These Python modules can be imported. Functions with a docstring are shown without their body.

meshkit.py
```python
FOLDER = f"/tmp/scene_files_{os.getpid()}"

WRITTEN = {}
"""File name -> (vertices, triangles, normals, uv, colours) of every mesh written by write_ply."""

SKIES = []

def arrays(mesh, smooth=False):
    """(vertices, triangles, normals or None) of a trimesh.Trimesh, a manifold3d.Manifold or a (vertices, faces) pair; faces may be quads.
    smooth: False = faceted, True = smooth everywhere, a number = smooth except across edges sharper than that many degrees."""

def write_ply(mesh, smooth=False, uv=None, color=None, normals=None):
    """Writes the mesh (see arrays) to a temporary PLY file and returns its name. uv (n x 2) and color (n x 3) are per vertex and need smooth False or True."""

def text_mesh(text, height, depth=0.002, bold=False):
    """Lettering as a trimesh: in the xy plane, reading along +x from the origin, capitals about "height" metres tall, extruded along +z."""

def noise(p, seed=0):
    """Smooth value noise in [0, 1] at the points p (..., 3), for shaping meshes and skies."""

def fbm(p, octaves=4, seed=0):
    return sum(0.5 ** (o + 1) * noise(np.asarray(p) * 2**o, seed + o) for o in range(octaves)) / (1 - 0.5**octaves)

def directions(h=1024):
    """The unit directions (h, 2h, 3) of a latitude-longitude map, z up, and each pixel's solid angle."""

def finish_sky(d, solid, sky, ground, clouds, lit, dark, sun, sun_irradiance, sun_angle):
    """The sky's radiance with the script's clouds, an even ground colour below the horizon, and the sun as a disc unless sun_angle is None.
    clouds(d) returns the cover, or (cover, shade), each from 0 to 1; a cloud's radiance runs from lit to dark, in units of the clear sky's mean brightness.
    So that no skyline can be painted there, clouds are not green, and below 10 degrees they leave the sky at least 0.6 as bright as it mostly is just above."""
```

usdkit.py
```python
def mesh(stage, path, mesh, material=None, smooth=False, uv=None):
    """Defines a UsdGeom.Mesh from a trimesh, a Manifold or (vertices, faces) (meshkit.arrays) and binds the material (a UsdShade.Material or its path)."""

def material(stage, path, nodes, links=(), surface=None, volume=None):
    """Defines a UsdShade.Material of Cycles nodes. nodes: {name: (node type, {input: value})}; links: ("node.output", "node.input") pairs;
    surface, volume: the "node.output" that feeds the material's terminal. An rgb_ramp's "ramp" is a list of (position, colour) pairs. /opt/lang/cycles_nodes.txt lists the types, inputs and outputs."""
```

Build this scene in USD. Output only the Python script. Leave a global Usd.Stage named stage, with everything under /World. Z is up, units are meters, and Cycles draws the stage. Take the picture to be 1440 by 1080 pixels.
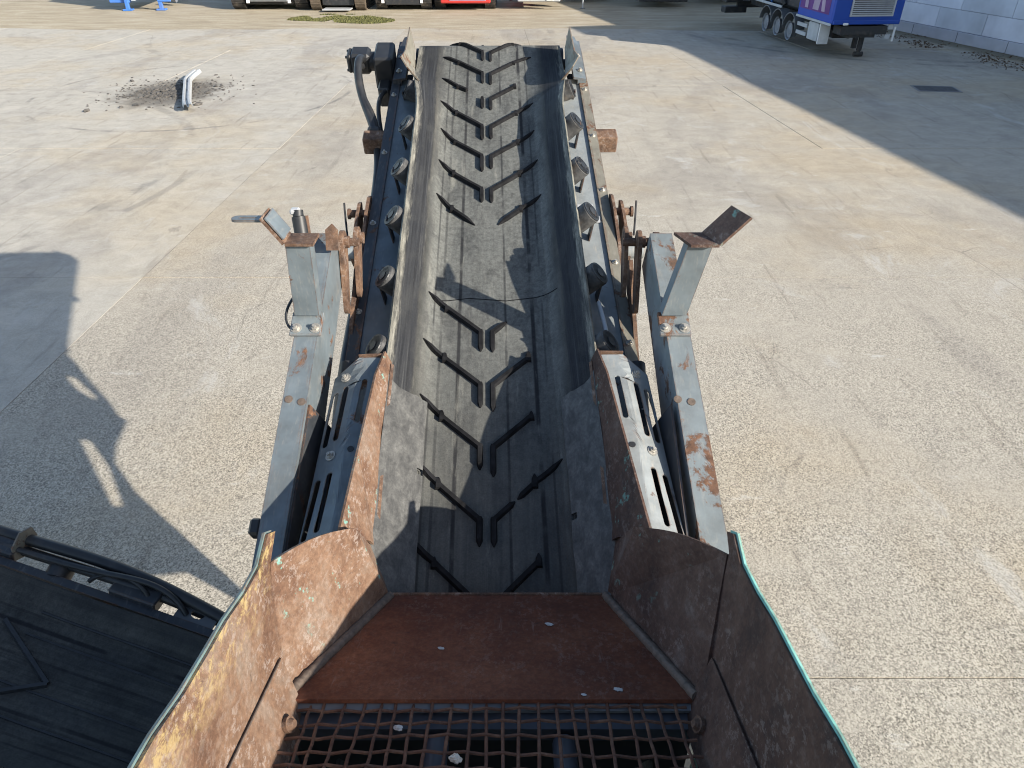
import math, random
import numpy as np, trimesh, usdkit, meshkit
from shapely.geometry import Polygon, LineString, box as sbox
from shapely.ops import unary_union
from pxr import Usd, UsdGeom, UsdLux, UsdShade, Gf, Sdf

rng = np.random.default_rng(7)
random.seed(7)
stage = Usd.Stage.CreateInMemory()
UsdGeom.SetStageUpAxis(stage, 'Z')
UsdGeom.SetStageMetersPerUnit(stage, 1.0)
UsdGeom.Xform.Define(stage, '/World')
UsdGeom.Scope.Define(stage, '/World/Looks')

# ------------------------------------------------------------------ camera, sky, sun, exposure
CAM_H, PITCH = 4.1, math.radians(34)
cam = UsdGeom.Camera.Define(stage, '/World/camera')
cam.CreateHorizontalApertureAttr(36.0)
cam.CreateVerticalApertureAttr(27.0)
cam.CreateFocalLengthAttr(25.0)
cam.CreateClippingRangeAttr(Gf.Vec2f(0.05, 2000))
cam.AddTranslateOp().Set(Gf.Vec3d(0, 0, CAM_H))
cam.AddRotateXOp().Set(90 - math.degrees(PITCH))
cam.CreateExposureAttr(1.0)

SUN_EL = math.radians(22.5)
SUN_TO = np.array([0.84, -0.54]); SUN_TO /= np.linalg.norm(SUN_TO)
sun_dir = np.array([*(SUN_TO * math.cos(SUN_EL)), math.sin(SUN_EL)])
sun = UsdLux.DistantLight.Define(stage, '/World/sun')
sun.CreateIntensityAttr(1.2)
sun.CreateAngleAttr(0.5)
sun.CreateNormalizeAttr(True)
sun.CreateColorAttr(Gf.Vec3f(1.0, 0.93, 0.82))
zax = Gf.Vec3d(*map(float, sun_dir))
sun.AddTransformOp().Set(Gf.Matrix4d(Gf.Rotation(Gf.Vec3d(0, 0, 1), zax), Gf.Vec3d(0, 0, 0)))
dome = UsdLux.DomeLight.Define(stage, '/World/sky')
dm = usdkit.material(stage, '/World/Looks/sky_look', {
    's': ('sky_texture', {'sky_type': 'single_scattering', 'sun_disc': False, 'sun_elevation': SUN_EL,
                          'sun_rotation': math.atan2(SUN_TO[0], SUN_TO[1])}),
    'b': ('background_shader', {'strength': 0.112})}, [('s.color', 'b.color')], surface='b.background')
UsdShade.MaterialBindingAPI.Apply(dome.GetPrim()).Bind(dm)
dome.GetPrim().SetCustomDataByKey('kind', 'structure')


# ------------------------------------------------------------------ material graphs
class G:
    def __init__(s):
        s.n, s.l = {}, []
    def add(s, kind, **inp):
        name = 'n%d' % len(s.n)
        vals = {}
        for k, v in inp.items():
            if isinstance(v, str) and v.startswith('@'):
                s.l.append((v[1:], name + '.' + k))
            else:
                vals[k] = v
        s.n[name] = (kind, vals)
        return name
    def pos(s):
        return '@' + s.add('geometry') + '.position'
    def obj(s):
        return '@' + s.add('texture_coordinate') + '.object'
    def uv(s):
        return '@' + s.add('texture_coordinate') + '.UV'
    def map(s, v, scale=(1, 1, 1), rot=(0, 0, 0), loc=(0, 0, 0)):
        return '@' + s.add('mapping', vector=v, scale=scale, rotation=rot, location=loc) + '.vector'
    def noise(s, v, scale, detail=4, rough=0.55, dist=0.0):
        return '@' + s.add('noise_texture', vector=v, scale=scale, detail=detail, roughness=rough, distortion=dist) + '.fac'
    def vor(s, v, scale, out='color', **k):
        return '@' + s.add('voronoi_texture', vector=v, scale=scale, **k) + '.' + out
    def ramp(s, f, stops, **k):
        return '@' + s.add('rgb_ramp', fac=f, ramp=stops, **k) + '.color'
    def step(s, f, a, b):
        return '@' + s.add('map_range', range_type='smoothstep', value=f, from_min=a, from_max=b, to_min=0.0, to_max=1.0, clamp=True) + '.result'
    def math(s, op, a, b=0.0, c=0.0):
        return '@' + s.add('math', math_type=op, value1=a, value2=b, value3=c) + '.value'
    def mix(s, f, a, b, t='mix'):
        return '@' + s.add('mix', mix_type=t, fac=f, color1=a, color2=b) + '.color'
    def sep(s, v):
        n = s.add('separate_xyz', vector=v)
        return '@' + n + '.x', '@' + n + '.y', '@' + n + '.z'
    def bump(s, h, strength=0.4, distance=0.01):
        return '@' + s.add('bump', height=h, strength=strength, distance=distance) + '.normal'
    def done(s, name, color, rough=0.6, metallic=0.0, normal=None, **k):
        inp = dict(base_color=color, roughness=rough, metallic=metallic, **k)
        if normal:
            inp['normal'] = normal
        p = s.add('principled_bsdf', **inp)
        return usdkit.material(stage, '/World/Looks/' + name, s.n, s.l, surface=p + '.BSDF')


def grey(v):
    return (v, v, v)


def plain(name, c, rough=0.6, metallic=0.0, var=0.25, scale=8, dirt=0.0, **k):
    g = G(); p = g.obj()
    n = g.noise(p, scale, 5, 0.6)
    col = g.ramp(n, [(0.25, tuple(x * (1 - var) for x in c)), (0.75, tuple(min(1, x * (1 + var)) for x in c))])
    if dirt:
        d = g.step(g.noise(p, scale * 0.4, 6, 0.65), 0.5, 0.7)
        col = g.mix(g.math('multiply', d, dirt), col, (0.16, 0.13, 0.10))
    return g.done(name, col, rough, metallic, g.bump(n, 0.1, 0.004), **k)


def rust(name, stops, scale=5.0, spec=0.5, yellow=0.0, rough=0.8, specks=0.5, teal=0.0, bumps=0.35):
    g = G(); p = g.pos()
    big = g.noise(p, scale, 9, 0.68, 0.3)
    col = g.ramp(big, stops)
    fine = g.noise(g.map(p, (1, 1, 1)), 75, 5, 0.8)
    col = g.mix(0.9, col, g.ramp(fine, [(0.3, grey(0.35)), (0.5, grey(0.5)), (0.7, grey(0.72))]), 'overlay')
    sp = g.noise(g.map(p, (1.0, 0.6, 1.0)), 62, 5, 0.8)
    patch = g.step(g.noise(p, 7, 4, 0.6), 0.42, 0.62)
    m = g.math('multiply', g.step(sp, 0.52, 0.585), g.math('multiply', g.math('add', g.math('multiply', patch, 0.75), 0.25), specks))
    col = g.mix(m, col, (0.34, 0.285, 0.25))
    dk = g.step(g.noise(p, 26, 6, 0.75, 0.6), 0.60, 0.72)
    col = g.mix(g.math('multiply', dk, 0.65), col, (0.035, 0.022, 0.018))
    if yellow:
        x, y, z = g.sep(p)
        # leftover yellow primer along the rim of the left plate
        h = g.math('add', z, g.math('multiply', y, 0.30))
        band = g.step(h, 3.06, 3.20)
        yn = g.step(g.noise(g.map(p, (1, 1, 2.0)), 19, 8, 0.8, 0.4), 0.49, 0.60)
        col = g.mix(g.math('multiply', g.math('multiply', band, yn), yellow), col, (0.40, 0.30, 0.13))
    if teal:
        tn = g.step(g.noise(p, 13, 6, 0.7), 0.60, 0.66)
        x, y, z = g.sep(p)
        band = g.step(g.math('add', y, g.math('multiply', g.math('absolute', x), 1.2)), 1.62, 1.80)
        col = g.mix(g.math('multiply', g.math('multiply', tn, band), teal), col, (0.16, 0.36, 0.31))
    sx = g.step(g.noise(g.map(p, (26, 2.2, 6), (0, 0, 0.08)), 2.0, 6, 0.7), 0.60, 0.72)
    col = g.mix(g.math('multiply', g.math('multiply', sx, g.step(g.noise(p, 3.3, 4, 0.6), 0.42, 0.6)), 0.30), col, (0.23, 0.19, 0.165))
    hgt = g.math('add', g.math('multiply', fine, 0.6), big)
    return g.done(name, col, rough, 0.0, g.bump(hgt, bumps, 0.006), specular_ior_level=spec)


def painted(name, c, rustiness=0.5, scale=4.0, rough=0.45, dust=0.3, rust_c=(0.13, 0.064, 0.036)):
    g = G(); p = g.pos()
    n = g.noise(p, 9, 6, 0.65)
    col = g.ramp(n, [(0.3, tuple(x * 0.8 for x in c)), (0.7, tuple(x * 1.2 for x in c))])
    streak = g.noise(g.map(p, (14, 3, 3)), 5, 6, 0.7)
    col = g.mix(g.math('multiply', g.step(streak, 0.5, 0.75), dust), col, (0.33, 0.31, 0.27))
    r1 = g.noise(p, scale, 9, 0.72, 0.5)
    m = g.step(r1, 0.66 - 0.22 * rustiness, 0.70 - 0.20 * rustiness)
    rc = g.ramp(g.noise(p, 40, 6, 0.7), [(0.3, tuple(x * 0.35 for x in rust_c)), (0.55, rust_c), (0.75, (0.26, 0.155, 0.09))])
    col = g.mix(m, col, rc)
    bv = '@' + g.add('bevel', samples=4, radius=0.008) + '.bevel'
    dt = '@' + g.add('vector_math', math_type='dot_product', vector1=bv, vector2='@' + g.add('geometry') + '.true_normal') + '.value'
    ed = g.math('multiply', g.step(dt, 0.985, 0.90), g.step(g.noise(p, 17, 6, 0.7), 0.42 - 0.1 * rustiness, 0.60 - 0.1 * rustiness))
    col = g.mix(g.math('multiply', ed, 0.85), col, rc)
    grime = g.step(g.noise(g.map(p, (1, 1, 1), (0, 0, 0), (5, 5, 1)), 3.1, 8, 0.7), 0.48, 0.68)
    col = g.mix(g.math('multiply', grime, 0.35), col, (0.06, 0.055, 0.048))
    rg = '@' + g.add('mix_float', fac=m, a=rough, b=0.85) + '.result'
    sc = g.step(g.noise(g.map(p, (40, 4, 8)), 9, 4, 0.7), 0.70, 0.76)
    col = g.mix(g.math('multiply', sc, 0.5), col, (0.45, 0.43, 0.4))
    return g.done(name, col, rg, 0.0, g.bump(g.math('add', m, g.math('multiply', n, 0.4)), 0.25, 0.003))


def concrete(name, c, grain=1.0, stain=0.5, smooth_far=True):
    g = G(); p = g.pos()
    x, y, z = g.sep(p)
    # exposed aggregate
    a = g.vor(p, 98, 'color', feature='f1', randomness=1.0)
    ab = '@' + g.add('rgb_to_bw', color=a) + '.val'
    f1 = g.noise(p, 110, 3, 0.7)
    f2 = g.noise(p, 62, 3, 0.6)
    gv = g.math('add', g.math('multiply', ab, 0.40), g.math('add', g.math('multiply', f1, 0.4), g.math('multiply', f2, 0.35)))
    grainc = g.ramp(gv, [(0.37, tuple(v * 0.36 for v in c)), (0.47, tuple(v * 0.70 for v in c)), (0.57, tuple(v * 1.05 for v in c)), (0.70, tuple(min(.9, v * 1.55) for v in c))])
    # worn, cement-rich places
    wn = g.noise(g.map(p, (0.6, 1.0, 1.0), (0, 0, 0.35)), 0.55, 7, 0.62, 0.5)
    worn = g.step(wn, 0.44, 0.62)
    far = g.step(y, 5.5, 12.0)
    keep = g.math('maximum', g.math('multiply', worn, 0.5), g.math('multiply', far, 0.65)) if smooth_far else 0.25
    keep = keep if grain >= 1 else g.math('maximum', keep, 1 - grain)
    plainc = g.ramp(g.noise(g.map(p, (0.9, 1.1, 1), (0, 0, 0.12)), 2.6, 9, 0.72, 0.6),
                    [(0.28, tuple(v * 0.90 for v in c)), (0.5, tuple(v * 1.18 for v in c)), (0.72, tuple(min(.9, v * 1.45) for v in c))])
    col = g.mix(keep, grainc, plainc)
    # broad tone drift, ochre and grey
    t1 = g.noise(p, 0.23, 5, 0.6)
    col = g.mix(g.math('multiply', g.step(t1, 0.45, 0.65), 0.5), col, (1.0, 0.88, 0.70), 'multiply')
    t2 = g.noise(g.map(p, (1, 0.45, 1), (0, 0, -0.3), (3.3, 7.1, 0)), 0.4, 7, 0.62, 0.8)
    col = g.mix(g.math('multiply', g.step(t2, 0.48, 0.66), stain), col, (0.62, 0.62, 0.66), 'multiply')
    t3 = g.noise(g.map(p, (1, 0.6, 1), (0, 0, 0.5), (11, 4, 0)), 0.9, 9, 0.7, 1.0)
    col = g.mix(g.math('multiply', g.step(t3, 0.56, 0.70), 0.5), col, (0.50, 0.48, 0.44))
    t4 = g.noise(g.map(p, (1, 1, 1), (0, 0, 0), (1, 14, 0)), 1.4, 8, 0.72, 0.8)
    col = g.mix(g.math('multiply', g.step(t4, 0.62, 0.70), 0.42), col, (0.16, 0.145, 0.125))
    # sweeping wheel and drag marks
    for (ang, sx, sc, lo, amt) in ((0.5, 0.10, 5.5, 0.60, 0.40), (-0.25, 0.07, 7.0, 0.61, 0.30), (1.45, 0.06, 4.5, 0.62, 0.34)):
        sn = g.noise(g.map(p, (1.0, sx, 1.0), (0, 0, ang)), sc, 5, 0.62, 0.3)
        col = g.mix(g.math('multiply', g.step(sn, lo, lo + 0.10), amt), col, (0.55, 0.53, 0.52), 'multiply')
    wsn = g.noise(g.map(p, (0.45, 1.0, 1.0), (0, 0, 0.1), (9, 2, 0)), 3.0, 8, 0.72)
    col = g.mix(g.math('multiply', g.step(wsn, 0.60, 0.72), 0.40), col, (0.66, 0.64, 0.60))
    # thin cracks
    wv = '@' + g.add('mix_vector', fac=0.16, a=p, b='@' + g.add('noise_texture', vector=p, scale=1.3, detail=5.0, roughness=0.7) + '.color') + '.result'
    cr = g.vor(wv, 0.36, 'distance', feature='distance_to_edge')
    cm = g.math('multiply', g.step(cr, 0.0035, 0.0008), g.step(g.noise(p, 0.5, 3, 0.5), 0.56, 0.64))
    col = g.mix(g.math('multiply', cm, 0.35), col, (0.06, 0.05, 0.045))
    # wheel arcs round the rubble and a tyre arc further off
    for (cx, cy, r, w, amt) in ((-8.3, 19.9, 4.0, 0.07, 0.5), (-12.8, 13.2, 6.4, 0.16, 0.35), (-12.8, 13.2, 6.9, 0.10, 0.3), (-6.0, 30.5, 7.5, 0.2, 0.3), (16.0, 33.0, 9.0, 0.22, 0.45), (16.0, 33.0, 9.8, 0.2, 0.4)):
        dx = g.math('add', x, -cx); dy = g.math('add', y, -cy)
        d = g.math('sqrt', g.math('add', g.math('multiply', dx, dx), g.math('multiply', dy, dy)))
        e = g.math('absolute', g.math('add', d, -r))
        m = g.math('multiply', g.step(e, w, w * 0.4), g.step(g.noise(p, 0.7, 6, 0.7), 0.45, 0.6))
        col = g.mix(g.math('multiply', m, amt), col, (0.10, 0.10, 0.10))
    # dust stain round the rubble heap
    dx = g.math('add', x, 8.95); dy = g.math('multiply', g.math('add', y, -19.8), 0.75)
    d = g.math('sqrt', g.math('add', g.math('multiply', dx, dx), g.math('multiply', dy, dy)))
    dn = g.math('add', d, g.math('multiply', g.noise(p, 2.2, 8, 0.7), -1.6))
    col = g.mix(g.math('multiply', g.step(dn, 0.9, -0.1), 0.75), col, (0.075, 0.066, 0.056))
    # moss and dirt swept against the wall
    wl = g.math('add', x, g.math('multiply', y, 0.24))
    wm = g.step(g.math('add', wl, g.math('multiply', g.noise(p, 1.1, 6, 0.7), 1.2)), 21.9, 22.7)
    col = g.mix(g.math('multiply', wm, 0.75), col, (0.15, 0.125, 0.075))
    return g.done(name, col, 0.9, 0.0, g.bump(gv, 0.5, 0.006), specular_ior_level=0.25)


M = {}
M['slab_rough'] = concrete('concrete_rough', (0.345, 0.312, 0.257), 1.0, 0.45)
M['slab_smooth'] = concrete('concrete_smooth', (0.362, 0.336, 0.288), 0.25, 0.45)


def sand_material():
    g = G(); p = g.pos(); x, y, z = g.sep(p)
    n = g.noise(g.map(p, (0.5, 1.6, 1)), 1.1, 8, 0.68, 0.4)
    col = g.ramp(n, [(0.3, (0.27, 0.225, 0.16)), (0.5, (0.37, 0.315, 0.225)), (0.7, (0.45, 0.40, 0.31))])
    f = g.noise(p, 18, 5, 0.7)
    col = g.mix(0.6, col, g.ramp(f, [(0.3, grey(0.3)), (0.7, grey(0.7))]), 'overlay')
    # joint filler between the slabs
    near = g.step(y, 31.5, 30.0)
    col = g.mix(near, col, (0.075, 0.065, 0.05))
    return g.done('packed_sand', col, 0.95, 0.0, g.bump(f, 0.3, 0.02), specular_ior_level=0.2)


M['sand'] = sand_material()


def belt_material(name, dust=1.0, base=0.026):
    g = G(); uvv = g.uv()
    s, u, _ = g.sep(uvv)
    long1 = g.noise(g.map(uvv, (22, 0.5, 1)), 1.0, 6, 0.62)
    long2 = g.noise(g.map(uvv, (90, 2.0, 1)), 1.0, 4, 0.6)
    blot = g.noise(g.map(uvv, (1, 1, 1), (0, 0, 0), (4, 3, 0)), 6.0, 8, 0.68)
    fine = g.noise(uvv, 160, 4, 0.7)
    v = g.math('add', g.math('multiply', long1, 0.45), g.math('add', g.math('multiply', blot, 0.45), g.math('multiply', long2, 0.25)))
    b = base
    col = g.ramp(v, [(0.36, (b * .55, b * .58, b * .62)), (0.52, (b * 1.5, b * 1.5, b * 1.42)), (0.72, (b * 3.2, b * 3.05, b * 2.7))])
    # grey crown, blacker wings, pale frayed rims
    a = g.math('absolute', s)
    crown = g.math('multiply', g.step(g.math('add', a, g.math('multiply', g.noise(g.map(uvv, (6, 1.2, 1)), 1.0, 6, 0.65), 0.10)), 0.385, 0.31), g.math('multiply_add', g.step(u, -0.1, 1.1), 0.6, 0.4))
    col = g.mix(g.math('multiply', crown, 0.72 * dust), col, (0.146, 0.150, 0.140))
    an = g.math('add', a, g.math('multiply', g.math('add', g.noise(g.map(uvv, (30, 2.5, 1)), 1.0, 7, 0.7), -0.5), 0.07))
    wing = g.math('multiply', g.step(an, 0.315, 0.335), g.step(an, 0.448, 0.435))
    wl = g.ramp(g.noise(g.map(uvv, (75, 1.2, 1)), 1, 6, 0.75), [(0.38, (0.012, 0.013, 0.016)), (0.55, (0.026, 0.028, 0.033)), (0.72, (0.075, 0.076, 0.076))])
    col = g.mix(g.math('multiply', wing, 0.85), col, wl)
    rn = g.noise(g.map(uvv, (55, 5, 1)), 1, 7, 0.75)
    rim = g.step(g.math('add', a, g.math('multiply', rn, 0.09)), 0.455, 0.485)
    col = g.mix(g.math('multiply', rim, 0.85 * dust), col, g.ramp(rn, [(0.35, (0.06, 0.058, 0.052)), (0.5, (0.17, 0.165, 0.14)), (0.68, (0.32, 0.305, 0.26))]))
    blk = g.step(g.noise(g.map(uvv, (5, 2.0, 1), (0, 0, 0.15), (1, 8, 0)), 1.6, 9, 0.72, 0.4), 0.46, 0.62)
    col = g.mix(g.math('multiply', blk, 0.55), col, (0.045, 0.046, 0.046))
    # worn grooves running along the belt
    for c0, w0, am in ((-0.245, 0.006, 0.6), (-0.135, 0.010, 0.85), (0.058, 0.007, 0.7), (0.172, 0.012, 0.9), (-0.21, 0.008, 0.5), (0.215, 0.006, 0.5)):
        e = g.math('absolute', g.math('add', s, -c0))
        k = g.math('multiply', g.step(e, w0, w0 * 0.35), g.step(g.noise(g.map(uvv, (3, 2.2, 1), (0, 0, 0), (c0 * 50, 0, 0)), 1.0, 4, 0.6), 0.38, 0.52))
        col = g.mix(g.math('multiply', k, am), col, (0.018, 0.018, 0.020))
    gr = g.noise(g.map(uvv, (1, 1, 1), (0, 0, 0), (2, 5, 0)), 42, 6, 0.78)
    col = g.mix(g.math('multiply', crown, 0.55), col, g.mix(1.0, col, g.ramp(gr, [(0.36, grey(0.45)), (0.5, grey(1.0)), (0.66, grey(1.55))]), 'multiply'))
    ds = g.math('multiply', g.step(g.noise(g.map(uvv, (7, 1.0, 1), (0, 0, 0.1), (9, 1, 0)), 2.2, 7, 0.7), 0.56, 0.70), g.step(a, 0.36, 0.28))
    col = g.mix(g.math('multiply', ds, 0.5 * dust), col, (0.24, 0.235, 0.205))
    # scratches
    sc = g.step(g.noise(g.map(uvv, (60, 5, 1), (0, 0, 0.25)), 1.0, 5, 0.75), 0.72, 0.78)
    col = g.mix(g.math('multiply', sc, 0.45), col, (0.30, 0.28, 0.25))
    col = g.mix(0.45, col, g.ramp(fine, [(0.3, grey(0.3)), (0.7, grey(0.7))]), 'overlay')
    return g.done(name, col, 0.78, 0.0, g.bump(g.math('add', v, g.math('multiply', fine, 0.4)), 0.5, 0.005), specular_ior_level=0.14)


M['belt'] = belt_material('belt_rubber')
M['side_belt'] = belt_material('side_belt_rubber', 0.10, 0.026)
M['cleat'] = plain('cleat_rubber', (0.013, 0.013, 0.014), 0.85, 0, 0.7, 22, specular_ior_level=0.12)
M['side_cleat'] = plain('side_cleat_rubber', (0.020, 0.021, 0.023), 0.6, 0, 0.4, 30)


def skirt_material():
    g = G(); p = g.obj()
    n = g.noise(g.map(p, (5, 2.6, 4)), 6, 9, 0.75, 0.4)
    f = g.noise(p, 90, 5, 0.75)
    col = g.ramp(n, [(0.30, (0.028, 0.028, 0.028)), (0.47, (0.062, 0.062, 0.060)), (0.62, (0.105, 0.104, 0.098)), (0.76, (0.18, 0.176, 0.168))])
    col = g.mix(0.5, col, g.ramp(f, [(0.3, grey(0.25)), (0.7, grey(0.75))]), 'overlay')
    return g.done('skirt_rubber_look', col, 0.75, 0, g.bump(n, 0.4, 0.006))


M['skirt_rubber'] = skirt_material()
M['roller'] = plain('roller_steel', (0.062, 0.062, 0.062), 0.75, 0.0, 0.7, 26, 0.45, specular_ior_level=0.3)
M['black'] = plain('black_paint', (0.018, 0.019, 0.021), 0.5, 0, 0.4, 12, 0.25)
M['hose'] = plain('hose_rubber', (0.02, 0.021, 0.023), 0.45, 0, 0.4, 14, 0.2)
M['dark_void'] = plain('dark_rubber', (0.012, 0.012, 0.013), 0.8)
M['blue_grey'] = painted('blue_grey_paint', (0.125, 0.15, 0.165), 0.30, 4.0, 0.42, 0.35)
M['blue_grey_rusty'] = painted('blue_grey_paint_rusty', (0.15, 0.175, 0.185), 0.62, 5.0, 0.5, 0.35)
M['pale_sheet'] = painted('pale_sheet_paint', (0.22, 0.24, 0.245), 0.25, 5.0, 0.5, 0.55)
M['dusty_rim'] = painted('dusty_rim_paint', (0.17, 0.16, 0.13), 0.55, 6.0, 0.65, 0.5)
M['dark_grey'] = painted('dark_grey_paint', (0.030, 0.034, 0.040), 0.35, 5.0, 0.5, 0.2)
M['dark_blue'] = plain('dark_blue_paint', (0.045, 0.050, 0.062), 0.5, 0, 0.35, 12, 0.3)
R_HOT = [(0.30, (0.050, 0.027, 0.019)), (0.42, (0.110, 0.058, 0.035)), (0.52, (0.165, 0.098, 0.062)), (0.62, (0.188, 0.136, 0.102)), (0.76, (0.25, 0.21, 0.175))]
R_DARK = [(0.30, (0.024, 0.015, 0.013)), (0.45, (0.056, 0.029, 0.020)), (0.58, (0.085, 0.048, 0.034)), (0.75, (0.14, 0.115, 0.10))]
R_FLOOR = [(0.30, (0.060, 0.020, 0.012)), (0.5, (0.108, 0.035, 0.017)), (0.66, (0.160, 0.060, 0.030)), (0.8, (0.20, 0.12, 0.075))]
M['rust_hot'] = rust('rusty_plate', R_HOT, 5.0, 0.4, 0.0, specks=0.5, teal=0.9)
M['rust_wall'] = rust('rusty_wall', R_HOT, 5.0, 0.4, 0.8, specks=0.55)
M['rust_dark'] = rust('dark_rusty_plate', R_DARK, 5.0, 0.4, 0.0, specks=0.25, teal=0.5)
M['rust_floor'] = rust('red_rust_floor', R_FLOOR, 3.2, 0.3, 0.0, specks=0.12, bumps=0.15)
M['rust_bar'] = rust('rusty_steel', [(0.3, (0.038, 0.024, 0.018)), (0.5, (0.105, 0.060, 0.038)), (0.65, (0.175, 0.105, 0.065)), (0.8, (0.27, 0.20, 0.15))], 14, 0.4, 0, specks=0.45)
M['rust_wire'] = rust('rusty_wire', [(0.3, (0.05, 0.024, 0.015)), (0.5, (0.10, 0.046, 0.028)), (0.7, (0.16, 0.085, 0.05))], 20, 0.4, 0, specks=0.1, bumps=0.2)
M['weld'] = plain('weld_bead', (0.105, 0.078, 0.060), 0.7, 0.0, 0.5, 60)
M['bolt'] = plain('zinc_bolt', (0.42, 0.40, 0.36), 0.42, 0.6, 0.4, 60, 0.3)
M['teal'] = painted('teal_paint', (0.20, 0.47, 0.40), 0.12, 9.0, 0.5, 0.25)
M['teal_grey'] = painted('faded_teal_paint', (0.13, 0.20, 0.20), 0.30, 9.0, 0.5, 0.35)
M['chrome'] = plain('chrome_rod', (0.6, 0.6, 0.6), 0.2, 1.0, 0.1)
M['galv'] = plain('galvanised_steel', (0.42, 0.43, 0.43), 0.5, 0.2, 0.2, 10)
M['drop'] = plain('bird_dropping', (0.38, 0.38, 0.37), 0.8, 0, 0.2, 60)
M['pale_stone'] = plain('pale_stone', (0.5, 0.47, 0.4), 0.85, 0, 0.2, 40)
M['tyre'] = plain('tyre_rubber', (0.022, 0.022, 0.023), 0.8, 0, 0.3, 12, 0.35)
M['trailer_blue'] = plain('blue_lacquer', (0.010, 0.055, 0.31), 0.28, 0, 0.06, 3, 0.05)
M['mid_blue'] = plain('mid_blue_paint', (0.05, 0.16, 0.48), 0.4, 0, 0.15, 4, 0.2)
M['purple'] = plain('purple_film', (0.085, 0.02, 0.15), 0.35, 0, 0.3, 1.5)
M['pink'] = plain('pink_film', (0.34, 0.26, 0.36), 0.35, 0, 0.15, 2)
M['white'] = plain('white_paint', (0.70, 0.70, 0.70), 0.45, 0, 0.08, 3, 0.15)
M['lt_grey'] = plain('light_grey_paint', (0.40, 0.41, 0.42), 0.45, 0, 0.12, 4, 0.2)
M['rim_grey'] = plain('rim_steel', (0.20, 0.21, 0.23), 0.45, 0.3, 0.25, 9, 0.4)
M['mid_grey'] = plain('mid_grey_paint', (0.12, 0.125, 0.13), 0.5, 0, 0.2, 4, 0.3)
M['red'] = plain('red_paint', (0.50, 0.035, 0.03), 0.35, 0, 0.12, 4, 0.15)
M['track'] = plain('track_steel', (0.022, 0.02, 0.018), 0.75, 0, 0.5, 6, 0.5)
M['track_tan'] = plain('muddy_track_steel', (0.085, 0.065, 0.045), 0.85, 0, 0.4, 6, 0.3)
M['green_dark'] = plain('dark_green_paint', (0.035, 0.07, 0.055), 0.45, 0, 0.2, 4, 0.25)
M['rubble'] = plain('rubble_stone', (0.085, 0.078, 0.07), 0.9, 0, 0.6, 9)
M['leaf'] = plain('dead_leaf', (0.10, 0.060, 0.032), 0.8, 0, 0.5, 30)
M['grate'] = plain('cast_iron', (0.05, 0.05, 0.055), 0.7, 0, 0.3, 10)
M['grass'] = plain('short_grass', (0.105, 0.105, 0.032), 0.8, 0, 0.45, 3)
PANEL = [plain('wall_panel_look_%s' % n, c, 0.8, 0, 0.14, 1.1, 0.13) for n, c in (('cool', (0.66, 0.66, 0.72)), ('pale', (0.74, 0.74, 0.80)), ('dull', (0.60, 0.61, 0.66)))]
M['plinth'] = plain('plinth_concrete', (0.42, 0.42, 0.47), 0.85, 0, 0.15, 1.5, 0.15)
M['joint'] = plain('dark_joint', (0.10, 0.10, 0.11), 0.9)


# ------------------------------------------------------------------ scene tree helpers
taken = {}
WORLD = {}


def numbered(parent, name):
    k = (parent, name)
    n = taken.get(k, 0); taken[k] = n + 1
    return f'{parent}/{name}' if n == 0 else f'{parent}/{name}_{n:03d}'


def tag(p, label=None, cat=None, group=None, kind=None):
    for k, v in (('label', label), ('category', cat), ('group', group), ('kind', kind)):
        if v:
            p.SetCustomDataByKey(k, v)
    return p


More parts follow.
